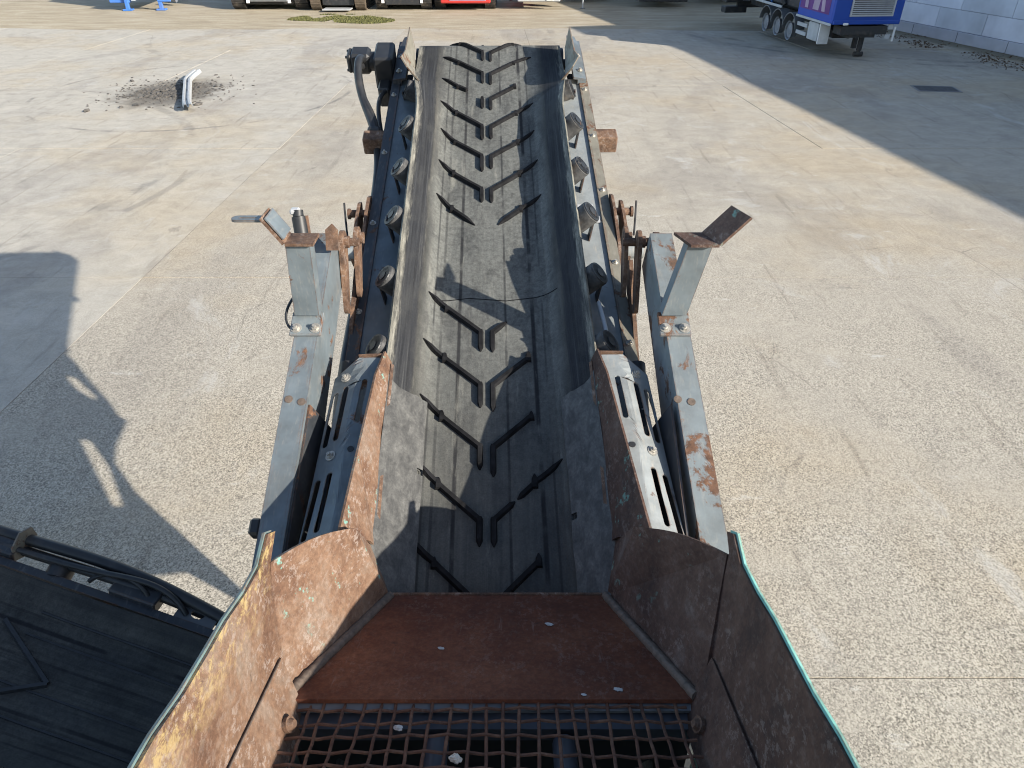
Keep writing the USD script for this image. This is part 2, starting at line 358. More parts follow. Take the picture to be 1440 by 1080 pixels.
def thing(name, label, cat, loc=(0, 0, 0), rotz=0.0, group=None):
    path = numbered('/World', name)
    x = UsdGeom.Xform.Define(stage, path)
    x.AddTranslateOp().Set(Gf.Vec3d(*map(float, loc)))
    if rotz:
        x.AddRotateZOp().Set(float(rotz))
    c, s = math.cos(math.radians(rotz)), math.sin(math.radians(rotz))
    m = np.eye(4); m[:2, :2] = [[c, -s], [s, c]]; m[:3, 3] = loc
    WORLD[path] = m
    tag(x.GetPrim(), label, cat, group)
    return path


def put(name, mesh, mat, parent='/World', world=False, frame=None, smooth=False, uv=None, label=None, cat=None, group=None, kind=None):
    """One Mesh prim. world: the points are world points and are brought into the parent's space; frame: the prim's own 4x4 world matrix."""
    path = numbered(parent, name)
    if isinstance(mesh, MB):
        mesh = mesh.mesh()
    v, f = (np.array(mesh.vertices, float), np.array(mesh.faces)) if hasattr(mesh, 'faces') else (np.array(mesh[0], float), np.array(mesh[1]))
    pm = WORLD.get(parent, np.eye(4))
    if world:
        v = (v - pm[:3, 3]) @ pm[:3, :3]
    m = usdkit.mesh(stage, path, trimesh.Trimesh(v, f, process=False), M[mat] if isinstance(mat, str) else mat, smooth=smooth, uv=uv)
    if frame is not None:
        rel = np.linalg.inv(pm) @ frame
        m.AddTransformOp().Set(Gf.Matrix4d(*map(float, rel.T.ravel())))
        WORLD[path] = frame
    else:
        WORLD[path] = pm
    tag(m.GetPrim(), label, cat, group, kind)
    return path


class MB:
    """Collects shapes into one mesh."""
    def __init__(s):
        s.p = []
    def add(s, m):
        s.p.append(m if isinstance(m, trimesh.Trimesh) else trimesh.Trimesh(*m, process=False)); return s
    def box(s, c, size, R=None, bev=0.0):
        s.p.append(bbox(c, size, R, bev)); return s
    def tube(s, pts, r, n=10, caps=True):
        s.p.append(tube(pts, r, n, caps)); return s
    def cyl(s, a, b, r, n=16, r2=None):
        s.p.append(tube([a, b], [r, r if r2 is None else r2], n, True)); return s
    def mesh(s):
        return trimesh.util.concatenate(s.p)


def bbox(c, size, R=None, bev=0.0):
    h = np.array(size, float) / 2
    if bev:
        b = min(bev, h.min() * 0.8)
        v = []
        for sx in (-1, 1):
            for sy in (-1, 1):
                for sz in (-1, 1):
                    q = np.array([sx, sy, sz], float)
                    for ax in range(3):
                        e = h - b; e[ax] = h[ax]
                        v.append(q * e)
        m = trimesh.Trimesh(np.array(v)).convex_hull
        v, f = np.array(m.vertices), np.array(m.faces)
    else:
        m = trimesh.creation.box(extents=size); v, f = np.array(m.vertices), np.array(m.faces)
    if R is not None:
        v = v @ np.asarray(R, float).T
    return trimesh.Trimesh(v + np.array(c, float), f, process=False)


def tube(pts, r, n=10, caps=True):
    pts = np.array(pts, float); k = len(pts)
    rr = np.full(k, r, float) if np.ndim(r) == 0 else np.array(r, float)
    t = np.gradient(pts, axis=0); t /= np.linalg.norm(t, axis=1)[:, None]
    ref = np.array([0, 0, 1.0]) if abs(t[0][2]) < 0.9 else np.array([1.0, 0, 0])
    a = np.cross(ref, t[0]); a /= np.linalg.norm(a)
    vs = []
    ang = np.linspace(0, 2 * math.pi, n, endpoint=False)
    for i in range(k):
        a = a - t[i] * (a @ t[i]); a /= np.linalg.norm(a)
        b = np.cross(t[i], a)
        vs.append(pts[i] + rr[i] * (np.cos(ang)[:, None] * a + np.sin(ang)[:, None] * b))
    v = np.concatenate(vs); f = []
    for i in range(k - 1):
        for j in range(n):
            p, q = i * n + j, i * n + (j + 1) % n
            f += [[p, q, q + n], [p, q + n, p + n]]
    if caps:
        v = np.concatenate([v, vs[0], vs[-1], pts[:1], pts[-1:]])
        c0 = k * n
        for j in range(n):
            f.append([c0 + (j + 1) % n, c0 + j, c0 + 2 * n]); f.append([c0 + n + j, c0 + n + (j + 1) % n, c0 + 2 * n + 1])
    return trimesh.Trimesh(v, f, process=False)


def spline(pts, n=24):
    from scipy.interpolate import CubicSpline
    pts = np.array(pts, float)
    d = np.r_[0, np.cumsum(np.linalg.norm(np.diff(pts, axis=0), axis=1))]
    return CubicSpline(d, pts)(np.linspace(0, d[-1], n))


def plate(poly, th, tri=None):
    """A sheet with 3-D outline poly (about planar, ordered), thickness th towards -normal. tri: optional explicit triangles."""
    P = np.array(poly, float); n = len(P)
    nrm = np.zeros(3)
    for i in range(n):
        nrm += np.cross(P[i], P[(i + 1) % n])
    nrm /= np.linalg.norm(nrm)
    if tri is None:
        ex = P[1] - P[0]; ex -= nrm * (ex @ nrm); ex /= np.linalg.norm(ex); ey = np.cross(nrm, ex)
        pg = Polygon(np.c_[(P - P[0]) @ ex, (P - P[0]) @ ey])
        v2, f2 = trimesh.creation.triangulate_polygon(pg, engine='earcut') if True else None
        idx = [int(np.argmin(np.linalg.norm(np.c_[(P - P[0]) @ ex, (P - P[0]) @ ey] - q, axis=1))) for q in v2]
        tri = [[idx[a] for a in t] for t in f2]
    tri = np.array(tri)
    fixed = []
    for t in tri:
        a, b, c = P[t]
        fixed.append(t if np.cross(b - a, c - a) @ nrm > 0 else t[::-1])
    tri = np.array(fixed)
    v = np.concatenate([P, P - nrm * th])
    f = list(tri) + [t[::-1] + n for t in tri]
    for i in range(n):
        j = (i + 1) % n
        f += [[i, i + n, j + n], [i, j + n, j]]
    m = trimesh.Trimesh(v, f, process=False)
    return trimesh.Trimesh(m.triangles.reshape(-1, 3), np.arange(len(m.faces) * 3).reshape(-1, 3), process=False)


def prism(poly, a, b, axis):
    """2-D outline extruded from a to b along axis ('x': outline in (y,z), 'y': in (x,z), 'z': in (x,y))."""
    pg = poly if isinstance(poly, Polygon) else Polygon(poly)
    m = trimesh.creation.extrude_polygon(pg, b - a, engine='earcut')
    v = np.array(m.vertices); v[:, 2] += a
    f = np.array(m.faces)
    if axis == 'x':
        v = v[:, [2, 0, 1]]
    elif axis == 'y':
        v = v[:, [0, 2, 1]]; f = f[:, ::-1]
    return trimesh.Trimesh(v, f, process=False)


def rot(axis, deg):
    return trimesh.transformations.rotation_matrix(math.radians(deg), axis)[:3, :3]


def hexbolt(c, nrm, r=0.014, h=0.012, washer=True):
    nrm = np.array(nrm, float) / np.linalg.norm(nrm); c = np.array(c, float)
    m = MB()
    if washer:
        m.cyl(c, c + nrm * 0.003, r * 1.55, 14)
    m.cyl(c + nrm * 0.002, c + nrm * h, r, 6)
    m.cyl(c + nrm * h, c + nrm * (h + 0.008), r * 0.55, 8)
    return m


def bez(m4, pts):
    return np.asarray(pts, float) @ m4[:3, :3].T + m4[:3, 3]


# ------------------------------------------------------------------ the yard
g_sheet = trimesh.creation.box(extents=(900, 900, 2)); g_sheet.apply_translation((0, 200, -1.009))
ground = put('ground', g_sheet, 'sand', kind='structure')
# concrete bays: column edges are straight lines X(y), rows are cuts across
cols = [(-28, -27), (-21.5, -20.5), (-15.6, -14.6), (-10.3, -9.6), (-5.0, -4.4), (1.4, 0.7), (7.15, 5.35), (12.5, 10.3), (17.3, 15.0), (23.5, 21.0)]   # at y=5 and y=25
rows = [-9.0, -3.2, 2.72, 8.6, 14.6, 20.6, 26.4, 31.2]


def colx(c, y):
    return c[0] + (c[1] - c[0]) * (y - 5) / 20


GAP = 0.0045
for i in range(len(cols) - 1):
    for j in range(len(rows) - 1):
        y0, y1 = rows[j] + GAP, rows[j + 1] - GAP
        sk = 0.02 * math.sin(i * 2.1 + j)
        q = [(colx(cols[i], y0) + GAP, y0), (colx(cols[i + 1], y0) - GAP, y0), (colx(cols[i + 1], y1) - GAP, y1), (colx(cols[i], y1) + GAP, y1)]
        if j == len(rows) - 2:
            # the far edge of the concrete is ragged
            xs = np.linspace(q[3][0], q[2][0], 14)[::-1]
            q = q[:2] + [(x, y1 + 0.9 * (meshkit.noise(np.array([[x * 0.6, 3.1, 0.2]]))[0] - 0.5)) for x in xs]
        dz = 0.003 * math.sin(i * 1.7 + j * 2.3)
        sl = prism(q, -0.05, dz, 'z')
        put('slab', sl, 'slab_smooth' if i <= 3 else 'slab_rough', ground)

# drain cover in the shade on the right
dcv = thing('drain_cover', 'dark rectangular iron drain cover let into the shaded concrete', 'drain cover', (11.35, 20.2, 0), -8)
put('cover_plate', bbox((0, 0, 0.007), (0.98, 0.62, 0.010), None, 0.003), 'grate', dcv)
fr = MB()
for sx, sy, w, h in ((0, 0.34, 1.1, 0.05), (0, -0.34, 1.1, 0.05), (0.525, 0, 0.05, 0.63), (-0.525, 0, 0.05, 0.63)):
    fr.box((sx, sy, 0.006), (w, h, 0.012))
put('cover_frame', fr, 'mid_grey', dcv)
for k in range(6):
    put('rib', bbox((-0.40 + k * 0.16, 0, 0.013), (0.05, 0.54, 0.006)), 'grate', dcv)


# ------------------------------------------------------------------ warehouse on the right
def wall_x(y):
    return 15.75 + (28.3 - y) * 0.24


wy0, wy1 = -14.0, 62.0
wdir = np.array([wall_x(wy1) - wall_x(wy0), wy1 - wy0, 0]); WL = np.linalg.norm(wdir); wdir /= WL
wout = np.array([-wdir[1], wdir[0], 0])           # towards the yard
wfr = np.eye(4); wfr[:3, 0] = wdir; wfr[:3, 1] = -wout; wfr[:3, 2] = (0, 0, 1); wfr[:3, 3] = (wall_x(wy0), wy0, 0)
ware = thing('warehouse', 'long pale grey panelled warehouse wall with a concrete plinth along the yard', 'building', (wall_x(28), 28, 0))


def whgt(t):
    y = wy0 + t * wdir[1]
    return 6.02 + max(0.0, 18 - y) * 0.051 if y < 18 else 6.02


shell = prism([(0, 0), (WL, 0), (WL, whgt(WL)), ((18 - wy0) / wdir[1], whgt((18 - wy0) / wdir[1])), (0, whgt(0))], 0.06, 24, 'y')
wsh = put('wall', shell, 'joint', ware, frame=wfr)
put('plinth', bbox((WL / 2, 0.02, 0.18), (WL, 0.16, 0.36), None, 0.012), 'plinth', wsh)
for k in range(12, 25):
    put('plinth_joint', bbox((k * 2.25 + 0.3, -0.0605, 0.18), (0.022, 0.004, 0.33)), 'joint', wsh)
ph, pl = 0.655, 2.25
T0, T1_ = 26.3, 56.0
for r in range(9):
    z0 = 0.37 + r * ph
    off = (0.0, 1.0, 0.35, 1.45)[r % 4]
    edges = [0.0] + list(np.arange(T0 - off, T1_, pl)) + [WL]
    for a_, b_ in zip(edges[:-1], edges[1:]):
        a, b = a_ + 0.006, b_ - 0.006
        zt = min(z0 + ph - 0.010, whgt((a + b) / 2) - 0.02)
        if zt > z0 + 0.08:
            put('panel', bbox(((a + b) / 2, 0.028 + rng.uniform(-.004, .004), (z0 + zt) / 2), (b - a, 0.064, zt - z0), None, 0.006), PANEL[int(rng.integers(3))], wsh)
# stair housing on the roof
t0 = (21.2 - wy0) / wdir[1]
put('roof_housing', bbox((t0, 1.6, 6.62), (2.2, 3.0, 1.6), None, 0.02), 'lt_grey', wsh)
par = MB()
put('parapet_cap', prism([(0, whgt(0)), (0, whgt(0) + 0.07), ((18 - wy0) / wdir[1], 6.09), (WL, 6.09), (WL, 6.02), ((18 - wy0) / wdir[1], 6.02)][::-1], -0.05, 0.35, 'y'), 'mid_grey', wsh)
# dead leaves and soil blown along the wall foot
lv = MB()
vv, ff = [], []
for k in range(2600):
    y = rng.uniform(10, 33)
    dd = abs(rng.normal(0, 0.35)) + rng.choice([0.75, 1.15, 0.1], p=[.45, .4, .15])
    dd += 0.25 * math.sin(y * 1.9)
    c = np.array([wall_x(y), y, 0]) + wout * (dd + 0.15)
    if meshkit.noise(np.array([[y * 0.9, 2, 0.3]]))[0] < 0.42:
        continue
    s = rng.uniform(0.02, 0.045); a = rng.uniform(0, 6.28); e = rng.uniform(0.01, 0.05)
    u = np.array([math.cos(a), math.sin(a), 0]) * s; w = np.array([-math.sin(a), math.cos(a), 0]) * s * 0.6
    b = len(vv)
    vv += [c - u + (0, 0, .006), c - w + (0, 0, e), c + u + (0, 0, .008), c + w + (0, 0, e * 0.8)]
    ff += [[b, b + 1, b + 2], [b, b + 2, b + 3]]
put('leaf_litter', (vv, ff), 'leaf', kind='stuff', label='strip of brown dead leaves blown along the foot of the warehouse wall', cat='leaves')

# ------------------------------------------------------------------ screening machine: frames
S_, Y_ = math.radians(16.3), math.radians(1.4)
eu = np.array([-math.sin(Y_) * math.cos(S_), math.cos(Y_) * math.cos(S_), math.sin(S_)])
ev = np.array([math.cos(Y_), math.sin(Y_), 0]); ew = np.cross(ev, eu)
KF = np.eye(4); KF[:3, 0] = ev; KF[:3, 1] = eu; KF[:3, 2] = ew
KF[:3, 3] = np.array([-.088, 1.72, 2.39]) + ev * 0.025       # local axes: x across (right), y up the belt, z off the belt


def K(v, u, w):
    return bez(KF, [(v, u, w)])[0]


screener = thing('screening_machine', 'tracked screening machine with rusty chute, black chevron belt conveyor and side conveyor', 'machine', (0, -1.0, 0))

# ---- belt surface
BW, CW, WA = 0.45, 0.20, math.radians(45)
_s = np.linspace(0, BW, 200)
_th = WA * np.clip((_s - 0.17) / 0.11, 0, 1) ** 2 * (3 - 2 * np.clip((_s - 0.17) / 0.11, 0, 1))


def trough(k):
    c = np.cumsum(np.cos(_th * k)) * (_s[1] - _s[0]); z = np.cumsum(np.sin(_th * k)) * (_s[1] - _s[0])
    return c - c[0], z - z[0]


_tab = [trough(k) for k in np.linspace(0, 1, 21)]
U_HEAD, DR = 3.39, 0.115


def kfac(u):
    t = np.clip((u - 2.35) / 0.95, 0, 1)
    return 1 - t * t * (3 - 2 * t)


def belt_pt(s, u):
    """Belt top surface at (s across, u along); past U_HEAD it goes round the drum and back underneath."""
    k = kfac(u) if u < U_HEAD else 0.0
    i = k * 20; a = int(min(19, math.floor(i))); f = i - a
    x = (1 - f) * np.interp(abs(s), _s, _tab[a][0]) + f * np.interp(abs(s), _s, _tab[a + 1][0])
    z = (1 - f) * np.interp(abs(s), _s, _tab[a][1]) + f * np.interp(abs(s), _s, _tab[a + 1][1])
    x = math.copysign(x, s)
    if u <= U_HEAD:
        z += -0.004 * (1 - math.cos((u - 0.6) / 0.385 * 2 * math.pi)) * 0.5 * (1 if u < 2.6 else 0.3)
        if u < 2.5:
            z += 0.004 * (meshkit.noise(np.array([[s * 5, u * 2.2, 1.0]]))[0] - 0.5)
        return np.array([x, u, z])
    a = (u - U_HEAD) / DR
    if a < math.pi:
        return np.array([x, U_HEAD + DR * math.sin(a), z - DR + DR * math.cos(a)])
    return np.array([x, U_HEAD - (u - U_HEAD - math.pi * DR), -2 * DR])


def belt_n(s, u):
    e = 2e-3
    a = belt_pt(s + e, u) - belt_pt(s - e, u); b = belt_pt(s, u + e) - belt_pt(s, u - e)
    n = np.cross(a, b); return n / np.linalg.norm(n)


def belt_mesh(u0, u1, nu, ns, pt, nr, th=0.011, half=BW):
    us = np.linspace(u0, u1, nu); ss = np.linspace(-half, half, ns)
    top = np.array([[pt(s, u) for s in ss] for u in us]); 
    N = np.zeros_like(top)
    ds = np.gradient(top, axis=1); du = np.gradient(top, axis=0)
    N = np.cross(ds, du); N /= np.linalg.norm(N, axis=2)[..., None]
    bot = top - N * th
    uvt = np.array([[(s, u) for s in ss] for u in us])
    V, UV, Fc = [], [], []
    def grid(P, uvg, flip):
        b = sum(len(x) for x in V); n, m = P.shape[:2]
        V.append(P.reshape(-1, 3)); UV.append(uvg.reshape(-1, 2))
        i, j = np.meshgrid(np.arange(n - 1), np.arange(m - 1), indexing='ij'); q = b + i * m + j
        t = np.concatenate([np.stack([q, q + 1, q + m + 1], -1).reshape(-1, 3), np.stack([q, q + m + 1, q + m], -1).reshape(-1, 3)])
        Fc.append(t[:, ::-1] if flip else t)
    grid(top, uvt, False); grid(bot, uvt, True)
    grid(np.stack([top[:, 0], bot[:, 0]], 1)[:, ::-1], np.stack([uvt[:, 0], uvt[:, 0]], 1), False)
    grid(np.stack([top[:, -1], bot[:, -1]], 1), np.stack([uvt[:, -1], uvt[:, -1]], 1), False)
    return (np.concatenate(V), np.concatenate(Fc)), np.concatenate(UV)


def ridge(path, h=0.016, wb=0.024, wt=0.014, pt=belt_pt, nr=belt_n, taper=(0, 0)):
    """A moulded rubber bar on the belt along path [(s,u)...]."""
    P = np.array(path, float)
    d = np.r_[0, np.cumsum(np.linalg.norm(np.diff(P, axis=0), axis=1))]
    n = max(3, int(d[-1] / 0.022) + 2)
    t = np.linspace(0, d[-1], n)
    Q = np.c_[np.interp(t, d, P[:, 0]), np.interp(t, d, P[:, 1])]
    c = np.array([pt(*q) for q in Q]); nn = np.array([nr(*q) for q in Q])
    tg = np.gradient(c, axis=0); tg /= np.linalg.norm(tg, axis=1)[:, None]
    sd = np.cross(tg, nn)
    f = np.ones(n)
    if taper[0]:
        f = np.minimum(f, 0.25 + 0.75 * np.clip(t / taper[0], 0, 1))
    if taper[1]:
        f = np.minimum(f, 0.25 + 0.75 * np.clip((d[-1] - t) / taper[1], 0, 1))
    V = np.stack([c - sd * (wb / 2 * f)[:, None] - nn * 0.003, c - sd * (wt / 2 * f)[:, None] + nn * (h * f)[:, None],
                  c + sd * (wt / 2 * f)[:, None] + nn * (h * f)[:, None], c + sd * (wb / 2 * f)[:, None] - nn * 0.003], 1)
    F = []
    for i in range(n - 1):
        for j in range(3):
            a, b = i * 4 + j, i * 4 + j + 1
            F += [[a, a + 4, b + 4], [a, b + 4, b]]
    F += [[0, 1, 2], [0, 2, 3]]; e = (n - 1) * 4
    F += [[e, e + 2, e + 1], [e, e + 3, e + 2]]
    m = trimesh.Trimesh(V.reshape(-1, 3), F, process=False)
    m.fix_normals()
    return m


# ---- tail conveyor frame
HV = 0.585                                    # half width to the outside of the frame
fm = MB()
for sg in (-1, 1):
    fm.box((sg * (HV - 0.006), 1.30, -0.085), (0.012, 4.1, 0.16))
    fm.box((sg * (HV - 0.045), 1.30, -0.161), (0.078, 4.1, 0.010))
for u in (-0.5, 0.4, 1.3, 2.2, 3.0):
    fm.box((0, u + 0.05, -0.142), (2 * HV - 0.03, 0.08, 0.035))
conv = put('tail_conveyor', fm, 'dark_grey', screener, frame=KF)


def kc(name, mesh, mat, **k):
    return put(name, mesh, mat, conv, **k)


bm, buv = belt_mesh(-0.95, U_HEAD + math.pi * DR + 3.9, 330, 41, belt_pt, belt_n)
kc('belt', bm, 'belt', smooth=True, uv=buv)
kc('head_drum', MB().cyl((-0.47, U_HEAD, -DR), (0.47, U_HEAD, -DR), DR - 0.014, 32).cyl((-0.56, U_HEAD, -DR), (0.56, U_HEAD, -DR), 0.035, 14), 'black', smooth=30)

CE = -0.022
chev = [(-0.30, 'full'), (-0.006, 'full'), (0.289, 'full'), (0.578, 'full'), (0.861, 'short'), (1.548, 'worn'), (1.847, 'full'), (2.14, 'full'), (2.435, 'full'), (2.734, 'full'), (3.03, 'full'), (3.30, 'full'), (3.60, 'full'), (3.9, 'full')]
for i, (u0, kd) in enumerate(chev):
    wear = rng.uniform(0.6, 1.0)
    for sg in (-1, 1):
        cl = MB()
        c = lambda a: CE + sg * a
        j = lambda q: rng.normal(0, q)
        hh = (0.021 if sg < 0 else 0.016) * (0.85 + 0.15 * wear)
        if kd != 'worn':
            cl.add(ridge([(c(0.024), u0 - rng.uniform(0.09, 0.125)), (c(0.024), u0 + 0.012)], hh, taper=(0.02, 0)))
            arm = [(c(0.024), u0 + 0.004), (c(0.165), u0 + 0.142)]
        else:
            arm = [(c(0.055), u0 + 0.03), (c(0.165), u0 + 0.142)]
        if sg > 0 and kd == 'short':
            arm[1] = (c(0.085), u0 + 0.066)
        if i == 9 and sg < 0:
            kc('chevron_cleat', cl, 'cleat'); cl = MB()
            arm = [(c(0.115), u0 + 0.10), (c(0.165), u0 + 0.142)]
        if sg > 0 and i == 1:                      # a piece bitten out of the bar
            m1 = 0.55
            cl.add(ridge([arm[0], (c(0.024 + 0.141 * (m1 - .03)), u0 + 0.004 + 0.138 * (m1 - .03))], hh, taper=(0, 0.02)))
            kc('chevron_cleat', cl, 'cleat'); cl = MB()
            cl.add(ridge([(c(0.024 + 0.141 * (m1 + .03)), u0 + 0.004 + 0.138 * (m1 + .03)), arm[1]], hh, taper=(0.02, 0)))
        else:
            cl.add(ridge(arm, hh, taper=(0.05 if kd == 'worn' else 0, 0.03 if kd == 'short' and sg > 0 else 0)))
        if not (sg > 0 and kd == 'short'):
            cl.add(ridge([(c(0.168), u0 + 0.125), (c(0.168), u0 + 0.125 + rng.uniform(0.04, 0.06))], hh * 1.02, wb=0.024, wt=0.015, taper=(0, 0.02)))
            if sg < 0 or rng.random() < 0.75:
                cl.add(ridge([(c(0.172), u0 + 0.152), (c((0.264 if sg < 0 else 0.276) + j(0.006)), u0 + (0.222 if sg < 0 else 0.235) + j(0.01))], hh * 0.85, wb=0.022, wt=0.014, taper=(0, 0.045)))
        kc('chevron_cleat', cl, 'cleat')

# splice across the belt
sp = ridge([(-0.26, 1.05), (-0.1, 1.075), (0.06, 1.055), (0.22, 1.08), (0.30, 1.075)], 0.0012, 0.007, 0.004)
kc('belt_splice', sp, 'cleat')

# ---- idlers
RU = (0.682, 1.078, 1.49, 1.87, 2.27, 2.78)
for iu, u in enumerate(RU):
    kc('idler_frame', MB().box((0, u, -0.142), (2 * HV - 0.03, 0.055, 0.034)).box((-0.40, u + 0.03, -0.09), (0.05, 0.012, 0.11)).box((0.40, u + 0.03, -0.09), (0.05, 0.012, 0.11)), 'dark_grey')
    for sg in (-1, 1):
        k = float(kfac(u)); an = WA * k
        ca, sa = math.cos(an), math.sin(an)
        o = np.array([sg * (0.222 + sa * 0.069), u, -ca * 0.069 - 0.001])
        d = np.array([sg * ca, 0, sa])
        n_ = np.array([-sg * sa, 0, ca])
        L = (0.262 if sg > 0 else 0.258) - 0.012 * (1 - k)
        L += rng.uniform(-0.008, 0.008)
        r = 0.053
        pr = [(0.0, r), (L - 0.006, r), (L, r - 0.005)]
        body = tube([o + d * a for a, _ in pr], [b for _, b in pr], 26, False)
        cap = tube([o + d * (L - 0.0005), o + d * (L - 0.004)], [r - 0.005, r - 0.010], 26, False)
        rp = kc('roller', MB().add(body), 'roller', smooth=30)
        inner = MB().cyl(o + d * (L - 0.012), o + d * (L - 0.005), r - 0.006, 24)
        inner.cyl(o + d * (L - 0.006), o + d * (L + 0.004), 0.020, 14)
        if (iu == 3 and sg > 0):                        # the one with an open, spoked end
            for q in range(4):
                aa = q * math.pi / 2 + 0.4
                e = np.array([0, 1, 0]) * math.cos(aa) + n_ * math.sin(aa)
                inner.add(tube([o + d * (L - 0.001) + e * 0.016, o + d * (L - 0.001) + e * (r - 0.006)], 0.007, 6))
        ring = tube([o + d * (L - 0.006), o + d * (L + 0.001), o + d * (L + 0.001), o + d * (L - 0.006)], [r - 0.0015, r - 0.0025, r - 0.011, r - 0.011], 24, False)
        kc('roller_cap', inner.add(ring), 'black')
        # bracket that carries the outer end
        b0 = o + d * (L + 0.002)
        kc('roller_bracket', MB().add(plate([(b0[0] - sg * 0.01, u - 0.030, -0.10), (b0[0] - sg * 0.01, u + 0.030, -0.10), (b0[0] + sg * 0.018, u + 0.016, b0[2] - 0.015), (b0[0] + sg * 0.018, u - 0.016, b0[2] - 0.015)], 0.006)), 'dark_grey')

# ---- side sheets, rims, rods
for sg in (-1, 1):
    a, b = 0.33, HV - 0.044
    pts = [(sg * a, 0.30, -0.016), (sg * b, 0.30, -0.012), (sg * b, 3.0, -0.012), (sg * a, 3.0, -0.016)]
    if sg < 0:
        pts = pts[::-1]
    kc('side_sheet', plate(pts, 0.005), 'pale_sheet' if sg > 0 else 'blue_grey')
    rim = MB().box((sg * (HV - 0.022), 1.68, -0.006), (0.046, 2.76, 0.010)).box((sg * (HV - 0.046), 1.68, -0.022), (0.007, 2.76, 0.045))
    kc('edge_rim', rim, 'dusty_rim' if sg > 0 else 'dark_grey')
    for u in ((0.45, 0.80, 1.30, 1.85, 2.35, 2.85) if sg > 0 else (0.55, 1.0, 1.6, 2.2, 2.8)):
        kc('bolt', hexbolt((sg * (HV - 0.022), u, -0.001), (0, 0, 1), 0.010, 0.008), 'bolt')
    # bearing / take-up plate at the head
    kc('head_plate', MB().add(plate([(sg * 0.500, 2.93, 0.035), (sg * 0.575, 2.93, 0.025), (sg * 0.575, 3.30, 0.03), (sg * 0.545, 3.47, 0.03), (sg * 0.495, 3.47, 0.04)][::sg], 0.012))
       .box((sg * 0.55, 3.18, -0.045), (0.05, 0.5, 0.13)), 'blue_grey' if sg > 0 else 'dark_grey')
    for u in (3.02, 3.2):
        kc('bolt', hexbolt((sg * 0.545, u, 0.033), (0, 0, 1), 0.012, 0.008), 'bolt')
    # twisted cheek plate that ends in a point
    q = [(sg * 0.412, 2.80, 0.085), (sg * 0.470, 2.78, 0.175), (sg * 0.506, 2.84, 0.205), (sg * 0.494, 2.98, 0.175), (sg * 0.486, 3.26, 0.185), (sg * 0.476, 3.34, 0.02), (sg * 0.462, 3.1, 0.01), (sg * 0.428, 2.88, 0.04)]
    tr = [[0, 1, 7], [1, 2, 7], [2, 6, 7], [2, 3, 6], [3, 5, 6], [3, 4, 5]]
    kc('cheek_plate', plate(q, 0.007, tr), 'dusty_rim')
    # square tube stub through the frame
    tb = bbox((sg * (HV + 0.055), 2.43, -0.08), (0.135, 0.095, 0.095), None, 0.006)
    kc('square_tube', tb, 'rust_bar')
kc('grease_pipe', MB().tube(spline([(0.445, 0.62, 0.09), (0.452, 0.72, 0.10), (0.448, 0.86, 0.095), (0.442, 0.95, 0.085)], 14), 0.009, 10), 'lt_grey', smooth=True)
kc('zinc_bracket', MB().box((0.475, 1.62, -0.005), (0.10, 0.045, 0.006)).box((0.43, 1.68, -0.004), (0.14, 0.10, 0.012)), 'lt_grey')

# ---- drive at the left head
kc('gearbox', MB().add(bbox((-0.640, 3.15, 0.0), (0.115, 0.22, 0.20), None, 0.012)).add(bbox((-0.640, 3.0, -0.09), (0.07, 0.14, 0.12), None, 0.01)), 'black')
mt = MB().cyl((-0.695, 3.15, 0.03), (-0.73, 3.15, 0.03), 0.055, 18).add(bbox((-0.785, 3.15, 0.035), (0.12, 0.125, 0.125), None, 0.016)).add(bbox((-0.85, 3.15, 0.035), (0.03, 0.11, 0.11), None, 0.01))
for q in range(4):
    mt.cyl((-0.862, 3.15 + (0.04 if q % 2 else -0.04), 0.035 + (0.04 if q // 2 else -0.04)), (-0.872, 3.15 + (0.04 if q % 2 else -0.04), 0.035 + (0.04 if q // 2 else -0.04)), 0.008, 6)
kc('hydraulic_motor', mt, 'black')
for off, r in ((0.0, 0.024), (0.045, 0.017)):
    pth = spline([(-0.765, 3.10, 0.07 - off), (-0.775 - off * .2, 2.98, 0.10 - off), (-0.750, 2.80, 0.02), (-0.68 + off * .4, 2.60, -0.05), (-0.635, 2.42, -0.10 - off), (-0.622, 2.1, -0.17 - off), (-0.625, 1.6, -0.18 - off), (-0.64, 1.1, -0.20 - off), (-0.63, 0.5, -0.22)], 60)
    kc('hose', MB().tube(pth, r, 12), 'hose', smooth=30)
kc('hose', MB().tube(spline([(-0.60, 2.99, -0.06), (-0.655, 2.85, -0.05), (-0.645, 2.66, -0.10), (-0.615, 2.45, -0.18)], 24), 0.013, 10), 'hose', smooth=30)
kc('hose_clip', MB().box((-0.655, 2.50, -0.055), (0.07, 0.035, 0.05), None, 0.008), 'black')

